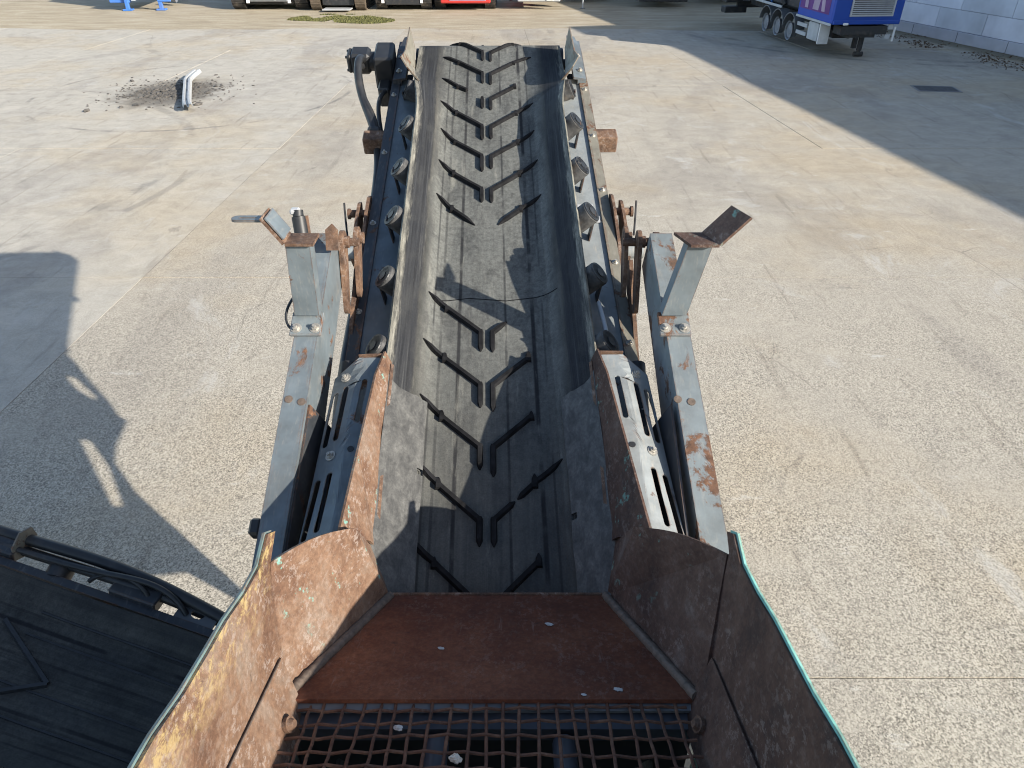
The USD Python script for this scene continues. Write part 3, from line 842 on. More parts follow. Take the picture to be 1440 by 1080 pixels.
# ---- hinge plates on the conveyor sides (rusty pairs with pins)
for sg in (-1, 1):
    for dv, sc_ in ((0.0, 1.0), (0.045, 0.82)):
        o_ = np.array([(1.80, 0.0), (1.76, 0.02), (1.64, 0.022), (1.42, -0.012), (1.35, -0.05), (1.37, -0.10), (1.48, -0.15), (1.66, -0.11), (1.78, -0.05)])
        o_ = (o_ - (1.6, -0.06)) * sc_ + (1.6, -0.06)
        pg = Polygon(o_).buffer(0.015).buffer(-0.005)
        m = prism(pg, 0, 0.014, 'x'); m.apply_translation((sg * (HV + 0.012 + dv) - 0.007, 0, 0))
        kc('hinge_plate', m, 'rust_bar')
    kc('hinge_pin', MB().cyl((sg * (HV - 0.005), 1.70, -0.02), (sg * (HV + 0.105), 1.70, -0.02), 0.019, 16).cyl((sg * (HV + 0.100), 1.70, -0.02), (sg * (HV + 0.112), 1.70, -0.02), 0.026, 16), 'rust_bar', smooth=30)
    kc('split_pin', MB().tube(spline([(sg * (HV + 0.125), 1.72, 0.03), (sg * (HV + 0.120), 1.66, -0.03), (sg * (HV + 0.108), 1.58, -0.07)], 10), 0.005, 6), 'black')
    kc('bolt', hexbolt((sg * (HV - 0.012), 1.50, -0.05), (-sg, 0, 0.3), 0.016, 0.016), 'bolt')
    kc('hinge_tube', MB().cyl((sg * (HV + 0.05), 1.43, -0.04), (sg * (HV + 0.125), 1.43, -0.04), 0.038, 20), 'pale_sheet', smooth=30)

# ------------------------------------------------------------------ support arms either side
def arm_side(sg):
    xo = (-0.775, -0.692) if sg < 0 else (0.537, 0.622)
    x0, x1 = xo
    # profile in (y, z): top edge straight, deep box
    top0, top1 = np.array([1.10, 2.29]), np.array([2.62, 3.04])
    d = (top1 - top0) / np.linalg.norm(top1 - top0); n = np.array([d[1], -d[0]])
    prof = [top0, top0 + n * 0.30, top1 + n * 0.20, top1]
    m = MB()
    # two webs and two flanges, a real box section
    m.add(prism([tuple(p) for p in prof], x0, x0 + 0.010, 'x')); m.add(prism([tuple(p) for p in prof], x1 - 0.010, x1, 'x'))
    fl = [top0, top1, top1 + n * 0.010, top0 + n * 0.010]
    m.add(prism([tuple(p) for p in fl][::-1], x0 + 0.010, x1 - 0.010, 'x'))
    b0, b1 = prof[1], prof[2]; nb = -n
    m.add(prism([tuple(b0), tuple(b1), tuple(b1 + nb * 0.010), tuple(b0 + nb * 0.010)], x0 + 0.010, x1 - 0.010, 'x'))
    m = m.mesh()
    mv = np.array(m.vertices); mv[:, 0] += sg * (0.045 if sg > 0 else 0.0) * np.clip(2.15 - mv[:, 1], 0, 2); m = trimesh.Trimesh(mv, m.faces, process=False)
    arm = put('support_arm', m, 'blue_grey_rusty' if sg > 0 else 'blue_grey', screener, world=True)
    A = lambda name, mesh, mat, **k: put(name, mesh, mat, arm, world=True, **k)
    up = np.array([0, -d[1], d[0]]); al = np.array([0, d[0], d[1]]); xc = (x0 + x1) / 2
    R = np.array([[1, 0, 0], al, up]).T
    P = lambda t, x=xc, h=0: np.array([x, *(top0 + d * t)]) + up * h
    # foot plate, bolts and post of the travel bracket
    tb = 1.262
    A('foot_plate', bbox(P(tb, xc, 0.007), (0.112, 0.10, 0.014), R, 0.003), 'blue_grey_rusty')
    for q in (-1, 1):
        A('bolt', hexbolt(P(tb - 0.022, xc + q * 0.034, 0.014), up, 0.013, 0.012), 'bolt')
    pb = P(tb + 0.05, xc, 0.012); pt_ = np.array([xc + (0.021 if sg < 0 else 0.048), pb[1] - 0.03, 3.165])
    w, dp = 0.088, 0.055
    ring = lambda c, ww, dd: [c + (-ww / 2, -dd / 2, 0), c + (ww / 2, -dd / 2, 0), c + (ww / 2, dd / 2, 0), c + (-ww / 2, dd / 2, 0)]
    r0, r1 = ring(pb, w, dp), ring(pt_, w * 0.93, dp)
    v = np.array(r0 + r1); f = [[0, 1, 5], [0, 5, 4], [1, 2, 6], [1, 6, 5], [2, 3, 7], [2, 7, 6], [3, 0, 4], [3, 4, 7], [4, 5, 6], [4, 6, 7]]
    pm_ = trimesh.Trimesh(v[np.array(f).ravel()], np.arange(len(f) * 3).reshape(-1, 3), process=False)
    A('bracket_post', pm_, 'blue_grey')
    # bent cradle plate on top: a flat piece and a lip that rises outwards
    z = pt_[2]
    c0 = pt_ + (-sg * 0.058, 0, 0); c1 = pt_ + (sg * 0.036, 0, 0); c2 = pt_ + ((sg * 0.100, 0.012, 0.085) if sg < 0 else (0.125, 0.012, 0.090))
    hw = np.array([0.0, 0.046, 0]) if sg < 0 else np.array([-0.018, 0.054, 0])
    pl = lambda a, b: ([a - hw, b - hw, b + hw, a + hw] if sg > 0 else [b - hw, a - hw, a + hw, b + hw])
    cr = MB().add(plate([p + (0, 0, 0.010) for p in pl(c0, c1)], 0.010)).add(plate([p + (0, 0, 0.010) for p in pl(c1, c2)], 0.010))
    A('cradle_plate', cr, 'rust_dark' if sg > 0 else 'rust_bar')
    if sg < 0:
        mid = (c1 + c2) / 2
        nrm = np.cross(c2 - c1, hw); nrm *= np.sign(nrm[2]) / np.linalg.norm(nrm)
        A('cradle_pad', plate([p + nrm * 0.016 for p in pl(c1 + (c2 - c1) * .18, c2)], 0.005), 'blue_grey')
        tabp = unary_union([sbox(-0.10, -0.022, 0.0, 0.022), trimesh.path.polygons.Polygon([(0.022 * math.cos(a) - 0.10, 0.022 * math.sin(a)) for a in np.linspace(0, 6.28, 20)])])
        tabp = tabp.difference(LineString([(-0.09, 0), (-0.045, 0)]).buffer(0.006))
        tm = trimesh.creation.extrude_polygon(tabp, 0.008, engine='earcut'); tm.apply_translation(c2 + (0.012, -0.01, -0.012))
        A('slotted_tab', tm, 'blue_grey')
    # upright rusty link plates between the arm's end and the hinge tube
    for q, (xx, yb, zt, hl) in enumerate(((0.020, 2.66, 2.975, 0.25), (0.062, 2.74, 2.960, 0.20))):
        xx = x1 + xx if sg < 0 else x0 - xx
        b_, t_ = np.array([xx, yb - 0.05, zt - hl]), np.array([xx, yb + 0.03, zt])
        ax = (t_ - b_) / np.linalg.norm(t_ - b_); pr = np.cross((1, 0, 0), ax)
        arc = lambda c, s0, w: [c + w * (math.cos(t) * ax * s0 + math.sin(t) * pr * s0) for t in np.linspace(-math.pi / 2, math.pi / 2, 9)]
        A('link_plate', plate(arc(t_, 1, 0.046) + arc(b_, -1, 0.030), 0.016), 'rust_bar')
        A('link_boss', MB().cyl(t_ - (0.018, 0, 0), t_ + (0.018, 0, 0), 0.024, 18), 'rust_bar', smooth=30)
    A('link_pin', MB().cyl((x1 + 0.075 if sg < 0 else x0 - 0.09, 2.70, 2.97), (xc + sg * 0.01, 2.70, 2.97), 0.017, 14).cyl((xc - sg * 0.01, 2.70, 2.97), (xc + sg * 0.012, 2.70, 2.97), 0.040, 18), 'rust_bar', smooth=30)
    lx = x1 + 0.035 if sg < 0 else x0 - 0.02
    A('lower_bar', plate([(lx, 2.36, 2.50), (lx, 2.42, 2.44), (lx, 2.80, 2.70), (lx, 2.88, 2.80), (lx, 2.82, 2.84), (lx, 2.74, 2.78)], 0.016), 'rust_bar')
    for zz in (-0.05, -0.11):
        A('pin_head', MB().cyl(P(1.60, x0 + 0.03, zz), P(1.60, x1 - 0.02, zz), 0.02, 12), 'rust_bar', smooth=30)
    A('gusset', plate([P(0.35, x1 if sg < 0 else x0, -0.02), P(0.95, x1 if sg < 0 else x0, -0.02), P(0.95, x1 + 0.05 if sg < 0 else x0 - 0.05, -0.30), P(0.35, x1 + 0.05 if sg < 0 else x0 - 0.05, -0.30)], 0.008), 'dark_grey')
    for t, dx in ((0.96, -0.02), (0.95, 0.025)):
        A('weld_spot', MB().cyl(P(t, xc + dx, -0.001), P(t, xc + dx, 0.0025), 0.014, 12), 'weld')
    if sg < 0:
        A('rubber_stop', bbox(P(0.52, x0 - 0.018, -0.03), (0.036, 0.055, 0.05), R, 0.008), 'black')
        A('cable_loop', MB().tube(spline([P(tb + 0.14, x0 + 0.005, 0.02), P(tb + 0.08, x0 - 0.03, 0.02), P(tb + 0.0, x0 - 0.028, 0.01), P(tb - 0.03, x0 + 0.005, 0.008)], 16), 0.005, 6), 'black')
        # folding cylinder with hose fittings behind the bracket
        A('hydraulic_cylinder', MB().cyl((-0.775, 2.48, 2.92), (-0.80, 2.56, 3.13), 0.026, 18).cyl((-0.787, 2.52, 3.02), (-0.789, 2.53, 3.04), 0.030, 18).cyl((-0.80, 2.56, 3.13), (-0.803, 2.57, 3.15), 0.020, 18), 'black', smooth=30)
        A('cylinder_head', MB().box((-0.812, 2.568, 3.148), (0.035, 0.035, 0.022), None, 0.006), 'lt_grey')
        A('rust_clip', MB().cyl((-0.765, 2.53, 2.98), (-0.775, 2.57, 3.13), 0.009, 8), 'rust_bar')
        A('rust_lug', plate([(-0.70, 2.50, 3.02), (-0.655, 2.50, 3.02), (-0.655, 2.53, 3.09), (-0.675, 2.54, 3.11), (-0.70, 2.53, 3.09)], 0.014), 'rust_bar')
    A('lift_cylinder', MB().cyl((sg * 0.05 + xc - sg * 0.14 , 2.36, 2.60), (xc - sg * 0.10, 1.55, 2.16), 0.034, 16), 'black', smooth=30)
    # lower cross plate that closes the gap between arm and conveyor
    A('side_plate', plate([(xc - sg * 0.09, 1.15, 2.12), (xc - sg * 0.09, 1.75, 2.38), (xc - sg * 0.14, 1.75, 2.20), (xc - sg * 0.14, 1.15, 1.95)], 0.010), 'dusty_rim' if sg > 0 else 'dark_grey')
    # rusty chain heaped behind the chute wing
    ch = MB()
    cpos = np.array([xc - sg * 0.085, 1.36, 2.40])
    for q in range(9):
        a = rng.uniform(0, 6.28); c = cpos + (rng.uniform(-.03, .03), rng.uniform(-.06, .06), rng.uniform(-0.02, 0.06))
        e1 = rot(rng.normal(size=3), rng.uniform(0, 180))
        ln = np.array([(0.016 * math.cos(t) + (0.012 if math.cos(t) > 0 else -0.012), 0.014 * math.sin(t), 0) for t in np.linspace(0, 2 * math.pi, 17)])
        ch.tube(ln @ e1.T + c, 0.005, 6, False)
    A('chain', ch, 'rust_bar' if sg > 0 else 'black', smooth=30)


arm_side(-1); arm_side(1)

# ------------------------------------------------------------------ skirt boards, rubber skirts, slotted guards (on the tail conveyor)
def W2K(p):
    return (np.asarray(p, float) - KF[:3, 3]) @ KF[:3, :3]


T1L, T1R = np.array([-0.429, 1.396, 2.683]), np.array([0.335, 1.40, 2.683])
for sg in (-1, 1):
    cv = -0.0
    bot = [(sg * 0.376, 0.575, 0.150), (sg * 0.374, 0.2, 0.146), (sg * 0.366, -0.16, 0.138)]
    t1 = W2K(T1L if sg < 0 else T1R)
    rear = t1 + np.array([sg * 0.050, -0.02, 0.0])
    topl = [(sg * 0.393, 0.582, 0.205), (sg * 0.410, 0.45, 0.232)]
    midp = np.array(topl[1]) * 0.48 + rear * 0.52
    poly = [bot[0], bot[1], bot[2], tuple(t1 * 0.3 + np.array(bot[2]) * 0.7), tuple(rear), tuple(midp), topl[1], topl[0]]
    tri = [[0, 1, 7], [1, 6, 7], [1, 5, 6], [1, 2, 5], [2, 3, 5], [3, 4, 5]]
    if sg > 0:
        poly = poly[::-1]; tri = [[7 - a for a in t] for t in tri]
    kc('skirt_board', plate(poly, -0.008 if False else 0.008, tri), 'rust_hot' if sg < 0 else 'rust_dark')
    kc('clamp_bar', MB().add(tube([(sg * 0.368, 0.56, 0.156), (sg * 0.366, 0.2, 0.152), (sg * 0.358, -0.17, 0.144)], 0.009, 4)), 'rust_bar')
    # rubber skirt on the belt
    us = np.linspace(-0.55, 0.50, 46)
    inner = np.array([(0.262 if sg < 0 else 0.282) + 0.008 * (meshkit.noise(np.array([[u * 9, sg * 3.0, 0.5]]))[0] - 0.5) for u in us])
    outer = 0.445
    V, F = [], []
    for iu, u in enumerate(us):
        uu = u - (0.05 * (1 - 0) if iu == len(us) - 1 else 0)
        for q in range(8):
            s = sg * (inner[iu] + (outer - inner[iu]) * q / 7)
            ut = u if iu < len(us) - 1 else u - 0.05 * (1 - q / 7) + 0.02 * math.sin(q)
            base = belt_pt(s, ut); nn = belt_n(s, ut)
            lift = 0.015 + 0.006 * meshkit.noise(np.array([[u * 6, s * 10, 2.2]]))[0]
            V.append(base + nn * lift)
    nq = 8; n = len(us)
    top_n = len(V)
    for iu in range(n):
        for q in range(nq):
            s = sg * (inner[iu] + (outer - inner[iu]) * q / 7); V.append(V[iu * nq + q] - belt_n(s, us[iu]) * 0.013)
    for i in range(n - 1):
        for q in range(nq - 1):
            a = i * nq + q
            # torn notches along the outer and inner edges
            if sg < 0 and q == 6 and i in (12, 13):
                continue
            if q == 0 and ((sg > 0 and i in (22,)) or (sg < 0 and i in (30,))):
                continue
            F += [[a, a + 1, a + nq + 1], [a, a + nq + 1, a + nq]]
            b = a + top_n
            F += [[b, b + nq + 1, b + 1], [b, b + nq, b + nq + 1]]
    e = [i * nq for i in range(n)] ; e2 = [(n - 1) * nq + q for q in range(nq)]
    for ch_ in (e, e2):
        for a, b in zip(ch_[:-1], ch_[1:]):
            F += [[a, b, b + top_n], [a, b + top_n, a + top_n]]
    F = np.array(F)
    if sg < 0:
        F = F[:, ::-1]
    kc('rubber_skirt', (V, F), 'skirt_rubber')
    # slotted guard
    o_ = [(0.400, 0.560), (0.480, 0.560), (0.568, 0.500), (0.600, -0.40), (0.39, -0.40)]
    pg = Polygon(o_)
    for (v0, u0), (v1, u1) in (((0.550, 0.415), (0.560, 0.205)), ((0.513, 0.430), (0.523, 0.220)), ((0.447, 0.450), (0.455, 0.280)), ((0.562, 0.06), (0.577, -0.14)), ((0.523, 0.075), (0.535, -0.12))):
        pg = pg.difference(LineString([(v0, u0), (v1, u1)]).buffer(0.0095, 4))
    gm = trimesh.creation.extrude_polygon(pg, 0.006, engine='earcut')
    gv, gf = trimesh.remesh.subdivide_to_size(gm.vertices, gm.faces, 0.06)
    gv = np.array(gv)
    gv[:, 2] += 0.192 - np.maximum(0, gv[:, 0] - 0.482) * 0.55 + np.maximum(0, -gv[:, 1]) * 0.05
    gv[:, 0] *= sg
    kc('slotted_guard', (gv, gf[:, ::-1] if sg < 0 else gf), 'blue_grey' if sg < 0 else 'pale_sheet')
    kc('guard_end_strip', plate([(sg * 0.395, 0.568, 0.205), (sg * 0.482, 0.568, 0.202), (sg * 0.48, 0.562, 0.12), (sg * 0.40, 0.562, 0.12)][::-sg], 0.006), 'rust_bar')
    for (v, u) in ((0.520, 0.480), (0.530, 0.150)):
        kc('bolt', hexbolt((sg * v, u, 0.200 - max(0, v - 0.482) * 0.55), (sg * 0.4, 0, 1), 0.012, 0.010), 'bolt')
    kc('guard_hole', MB().cyl((sg * 0.462, 0.16, 0.1975), (sg * 0.462, 0.16, 0.2005), 0.011, 12), 'black')

# ------------------------------------------------------------------ chute and screen box
B0L, B0R = np.array([-0.523, 0.934, 2.61]), np.array([0.427, 0.934, 2.61])
B1L, B1R = np.array([-0.362, 1.391, 2.41]), np.array([0.278, 1.391, 2.41])
T0L, T0R = np.array([-0.560, 1.135, 2.835]), np.array([0.500, 1.15, 2.845])
JL, JR = K(-0.366, -0.16, 0.126), K(0.366, -0.16, 0.126)
chute = put('chute', plate([B0L, B0R, B1R, B1L], 0.010), 'rust_floor', screener, world=True)


def cp(name, mesh, mat, **k):
    return put(name, mesh, mat, chute, world=True, **k)


def bulge(a, b, n=7, sag=0.02, axis=np.array([0, 0, 1.0])):
    return [a + (b - a) * t + axis * sag * math.sin(math.pi * t) for t in np.linspace(0, 1, n)]


for sg, B0, B1, T0, T1, J in ((-1, B0L, B1L, T0L, T1L, JL), (1, B0R, B1R, T0R, T1R, JR)):
    top = bulge(T0, T1, 8, 0.022)
    poly = [B0, B1, J] + top[::-1]
    n = len(poly)
    tri = [[0, 1, n - 1], [1, 2, 3]] + [[1, k, k + 1] for k in range(3, n - 1)]
    if sg > 0:
        poly = poly[::-1]; tri = [[n - 1 - a for a in t] for t in tri]
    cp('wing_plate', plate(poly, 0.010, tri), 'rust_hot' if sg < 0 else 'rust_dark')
    wb = [B0 + (B1 - B0) * t + np.array([-sg * 0.007, 0, 0.004 + 0.0008 * rng.normal()]) for t in np.linspace(0.01, 0.985, 60)]
    cp('weld_bead', MB().tube(wb, [0.0115 + 0.002 * rng.random() for _ in wb], 9), 'weld', smooth=True)
lip = MB().tube([B1L + (0, 0.004, 0.0), B1R + (0, 0.004, 0)], 0.005, 6)
cp('lip_edge', lip, 'rust_bar')

# side walls of the screen box
def wall_top(t):                              # t: y
    return 2.85 + (1.15 - t) * 0.285


YB = -2.6
for sg in (-1, 1):
    xt, xb = (-0.566, -0.503) if sg < 0 else (0.514, 0.420)
    def wp(y, f):                              # f 0 bottom (deck) .. 1 top
        zb = 2.61 + (0.934 - y) * 0.33; zt = wall_top(y)
        taper = np.clip((1.15 - y) / 0.6, 0, 1)
        x_b = xb
        return np.array([x_b + (xt - x_b) * f, y, zb - 0.06 + (zt - zb + 0.06) * f])
    front = [wp(0.93, 0.0), wp(1.0, 0.25), wp(1.08, 0.6), wp(1.135, 0.93)]
    ear = [np.array([xt - sg * 0.006, 1.20, wall_top(1.2) + 0.035]), np.array([xt, 1.175, wall_top(1.175) + 0.045])]
    ys = np.linspace(1.10, YB, 40)
    tops = [wp(y, 1.0) + (0, 0, 0.004 * math.sin(y * 23) + 0.006 * (meshkit.noise(np.array([[y * 7, sg, 0.0]]))[0] - .5)) for y in ys]
    poly = front + ear + tops + [wp(YB, 0.0)]
    if sg < 0:
        poly = poly[::-1]
    # plate(): thickness goes to -normal; make the visible face look inwards
    P = np.array(poly); nr = sum(np.cross(P[i], P[(i + 1) % len(P)]) for i in range(len(P)))
    if nr[0] * sg > 0:
        poly = poly[::-1]
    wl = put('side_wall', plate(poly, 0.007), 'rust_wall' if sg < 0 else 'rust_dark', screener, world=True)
    off = np.array([sg * 0.0085, 0, 0.002])
    outer = [np.array(p) + off + (0, 0, 0.002) for p in poly]
    low = []
    put('paint_skin', plate(outer, 0.006), 'teal' if sg > 0 else 'teal_grey', wl, world=True, label='teal painted outer skin')
    # folded flange that covers the mesh edge
    fl = [wp(y, 0.42) + (-sg * 0.007, 0, 0) for y in (0.99, YB)]
    fb = [wp(y, 0.02) + (-sg * 0.034, 0, 0.0) for y in (0.93, YB)]
    pf = [fl[0], fl[1], fb[1], fb[0]]
    P = np.array(pf); nr = sum(np.cross(P[i], P[(i + 1) % 4]) for i in range(4))
    if nr[0] * sg > 0:
        pf = pf[::-1]
    put('wear_flange', plate(pf, 0.006), 'rust_wall' if sg < 0 else 'rust_dark', wl, world=True)
    wb = [wp(y, 0.42) + (-sg * 0.007, 0, 0.0) for y in np.linspace(0.98, -1.0, 60)]
    put('weld_bead', MB().tube(wb, [0.0018 + 0.0008 * rng.random() for _ in wb], 6), 'weld' if sg < 0 else 'rust_dark', wl, world=True, smooth=True)
    c = wp(0.86, 0.16) + (-sg * 0.028, 0, 0)
    bn = np.array([-sg * 0.9, 0, 0.42])
    put('bolt', MB().cyl(c, c + bn * 0.010, 0.018, 14).cyl(c + bn * 0.009, c + bn * 0.02, 0.014, 14, 0.008), 'rust_bar', wl, world=True)
    # outer box side, down to the chassis
    put('box_side', prism([(0.96, 1.45), (0.94, 2.60), (-2.6, 3.76), (-2.6, 1.45)], xb + sg * 0.035 - 0.008, xb + sg * 0.035 + 0.008, 'x'), 'teal' if sg > 0 else 'teal_grey', wl, world=True)

# screen mesh
def deck(x, y, h=0.0):
    return np.array([x, y, 2.598 + (0.92 - y) * 0.33 + h + 0.004 * meshkit.noise(np.array([[x * 5, y * 5, 0.0]]))[0]])


mfr = MB().box((-0.045, 0.905, 2.560), (0.94, 0.05, 0.045)).box((-0.045, 0.80, 2.50), (0.94, 0.04, 0.06))
smesh = put('screen_mesh', mfr, 'dark_blue', screener, world=True)
xs = np.arange(-0.495, 0.41, 0.0395); ysw = np.arange(0.915, -0.15, -0.040)
jx = rng.normal(0, 0.003, len(xs)); jy = rng.normal(0, 0.003, len(ysw))
for i, x in enumerate(xs):
    pts = [deck(x + jx[i] + 0.004 * math.sin(y * 9 + i * 1.3), y, 0.0045 * math.cos(math.pi * (k / 2 + i))) for k, y in enumerate(np.arange(0.935 + rng.uniform(-.006, .012), -0.15, -0.020))]
    put('wire', MB().tube(pts, 0.0038, 6), 'rust_wire', smesh, world=True, smooth=30)
for j, y in enumerate(ysw):
    pts = [deck(x, y + jy[j] + 0.006 * math.sin(x * 5 + j) , -0.0045 * math.cos(math.pi * (k / 2 + j))) for k, x in enumerate(np.arange(-0.495, 0.41, 0.01975))]
    put('wire', MB().tube(pts, 0.0038, 6), 'rust_wire', smesh, world=True, smooth=30)
for x in (-0.165, 0.115):
    put('support_tube', MB().tube([(x, 0.86, 2.560), (x, -0.4, 2.965)], 0.026, 14), 'dark_blue', smesh, world=True, smooth=30)
put('mesh_clamp', MB().box((-0.045, 0.926, 2.592), (0.93, 0.022, 0.010)), 'mid_grey', smesh, world=True)
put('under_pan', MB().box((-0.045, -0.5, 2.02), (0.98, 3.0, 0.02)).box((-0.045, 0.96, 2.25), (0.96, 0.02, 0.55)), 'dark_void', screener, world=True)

# chassis, engine canopy and crawler tracks below and behind the camera
put('chassis', MB().box((-0.05, -1.1, 1.15), (0.9, 4.6, 0.35), None, 0.02).box((-0.05, 0.5, 1.55), (0.8, 0.9, 0.6), None, 0.02).box((-0.05, -1.8, 1.6), (0.8, 1.8, 0.6), None, 0.02), 'dark_grey', screener, world=True)
# legs that carry the tail conveyor and the support arms
put('conveyor_mount', MB().box((-0.66, 1.12, 1.85), (0.10, 0.16, 1.1), None, 0.01).box((0.50, 1.12, 1.85), (0.10, 0.16, 1.1), None, 0.01).box((-0.07, 1.0, 1.35), (1.3, 0.3, 0.12), None, 0.01), 'dark_grey', screener, world=True)


web = Polygon([(0.95, 1.15), (1.44, 1.60), (1.73, 1.42), (1.78, 1.14), (1.86, 1.20), (2.0, 1.54), (2.1, 1.79), (2.26, 1.97), (2.45, 2.02), (2.77, 2.05), (2.77, 2.11), (2.87, 2.20), (3.0, 2.38), (3.19, 2.60), (3.2, 2.72), (1.6, 2.25), (0.95, 2.05)])
web = web.difference(Polygon([(2.80, 2.29), (2.86, 2.29), (2.96, 2.48), (2.91, 2.54), (2.82, 2.43)])).difference(Polygon([(2.28, 2.20), (2.34, 2.15), (2.2, 1.985), (1.93, 1.81), (1.86, 1.85)]))
put('mount_web', prism(web, 0.475, 0.49, 'x'), 'dark_grey', screener, world=True)
put('mount_web', prism([(0.95, 1.15), (1.72, 0.98), (2.02, 1.42), (1.95, 1.75), (1.62, 2.12), (0.95, 2.05)], -0.61, -0.59, 'x'), 'dark_grey', screener, world=True)


def track_mesh(L, H, Wd, n=46):
    """Crawler track along y: plates on a stadium, local origin on the ground at its middle."""
    r = H / 2; st = L - H
    per = 2 * st + 2 * math.pi * r
    m = MB()
    for k in range(n):
        d = per * k / n
        if d < st:
            p, a = (-st / 2 + d, 0.0), 0.0
        elif d < st + math.pi * r:
            t = (d - st) / r; p, a = (st / 2 + r * math.sin(t), r - r * math.cos(t)), t
        elif d < 2 * st + math.pi * r:
            p, a = (st / 2 - (d - st - math.pi * r), H), math.pi
        else:
            t = (d - 2 * st - math.pi * r) / r; p, a = (-st / 2 - r * math.sin(t), r + r * math.cos(t)), math.pi + t
        ny = np.array([0, math.sin(a), -math.cos(a)])
        R = rot((1, 0, 0), math.degrees(a))
        c = np.array([0, *p]) - ny * 0.03
        m.box(c, (Wd, per / n * 0.86, 0.05), R)
        m.box(c + ny * 0.022, (Wd * 0.98, 0.03, 0.03), R)
    inner = Polygon([(-st / 2, r)] + [(st / 2, r)]) if False else LineString([(-st / 2, r), (st / 2, r)]).buffer(r - 0.06, 12)
    m.add(prism(inner, -Wd * 0.36, Wd * 0.36, 'x'))
    return m.mesh()


for sx in (-1, 1):
    tm = track_mesh(3.2, 0.75, 0.42); tm.apply_translation((sx * 0.95 - 0.05, -1.2, 0))
    put('crawler_track', tm, 'track', screener, world=True)
    put('track_frame', MB().box((sx * 0.65 - 0.05, -1.2, 0.70), (0.6, 1.2, 0.5), None, 0.02), 'dark_grey', screener, world=True)

# ------------------------------------------------------------------ side conveyor, lower left
E0, E1 = np.array([-1.15, 1.81, 1.62]), np.array([-2.05, 1.99, 1.87])
su = (E1 - E0) / np.linalg.norm(E1 - E0)
hz = np.array([su[0], su[1], 0]); hz /= np.linalg.norm(hz)
sv = np.array([hz[1], -hz[0], 0])             # to the right of its run, i.e. away from the camera
sw = np.cross(sv, su) if np.cross(sv, su)[2] > 0 else np.cross(su, sv)
SF = np.eye(4); SF[:3, 0] = sv; SF[:3, 1] = su; SF[:3, 2] = sw; SF[:3, 3] = E0 - sv * 0.36
if np.linalg.det(SF[:3, :3]) < 0:
    SF[:3, 0] *= -1; sv = -sv
sgf = 1.0 if sv[1] > 0 else -1.0              # side that faces away from the camera


def sb_pt(s, u):
    a = abs(s)
    return np.array([s * 0.97, u, -0.02 + 0.5 * max(0, a - 0.19) + 0.003 * math.sin(u * 9)])


def sb_n(s, u):
    e = 2e-3
    n = np.cross(sb_pt(s + e, u) - sb_pt(s - e, u), sb_pt(s, u + e) - sb_pt(s, u - e)); return n / np.linalg.norm(n)


sfm = MB()
for q in (-1, 1):
    sfm.box((q * 0.36, 1.6, -0.08), (0.012, 4.6, 0.20)).box((q * 0.345, 1.6, 0.035), (0.035, 4.6, 0.008))
for u in (-0.4, 0.6, 1.6, 2.6, 3.6):
    sfm.box((0, u, -0.14), (0.70, 0.07, 0.05))
sconv = put('side_conveyor', sfm, 'dark_grey', screener, frame=SF)
sm_, suv = belt_mesh(-0.7, 3.9, 90, 31, sb_pt, sb_n, 0.011, 0.325)
put('belt', sm_, 'side_belt', sconv, smooth=True, uv=suv)
for k in range(8):
    u0 = 0.50 + (k - 1) * 0.46
    if k == 0:
        continue
    put('chevron_cleat', MB().add(ridge([(-0.01, u0), (sgf * 0.16, u0 + 0.30)], 0.014, 0.024, 0.014, sb_pt, sb_n)).add(ridge([(-0.01, u0), (-sgf * 0.16, u0 + 0.24)], 0.014, 0.024, 0.014, sb_pt, sb_n)), 'side_cleat', sconv)
for s0 in (0.13, -0.06, -0.17, 0.22):
    put('belt_ridge', ridge([(sgf * s0, -0.5 + 0.5 * abs(s0)), (sgf * (s0 + .01), 0.7)], 0.004, 0.014, 0.006, sb_pt, sb_n), 'side_cleat', sconv)
put('head_drum', MB().cyl((-0.34, 3.9, -0.14), (0.34, 3.9, -0.14), 0.13, 24), 'black', sconv, smooth=30)
for u in (-0.05, 0.75, 1.5, 2.2):
    put('roller_cap', MB().cyl((sgf * 0.37, u, 0.0), (sgf * 0.43, u + 0.01, 0.02), 0.05, 18), 'black', sconv, smooth=30)
put('cover_box', bbox((sgf * 0.400, 0.42, 0.03), (0.08, 0.20, 0.07), None, 0.006), 'dark_grey', sconv)
put('cover_box', bbox((sgf * 0.400, 1.0, 0.035), (0.07, 0.13, 0.06), None, 0.006), 'dark_grey', sconv)
lug = Polygon([(0.0, -0.075), (0.045, -0.075), (0.075, -0.03), (0.075, 0.03), (0.045, 0.075), (0.0, 0.075)]).buffer(0.008).difference(Polygon([(0.045 + 0.02 * math.cos(a), 0.028 * math.sin(a)) for a in np.linspace(0, 6.28, 18)]))
lm = trimesh.creation.extrude_polygon(lug, 0.010, engine='earcut')
lv_ = np.array(lm.vertices); lv_[:, 0] = lv_[:, 0] * sgf + sgf * 0.36; lv_[:, 1] += 0.16; lv_[:, 2] += 0.022
put('lifting_lug', (lv_, np.array(lm.faces)[:, ::int(sgf)]), 'mid_grey', sconv)
hp = lambda pts: spline([(sgf * a, b, c) for a, b, c in pts], 50)
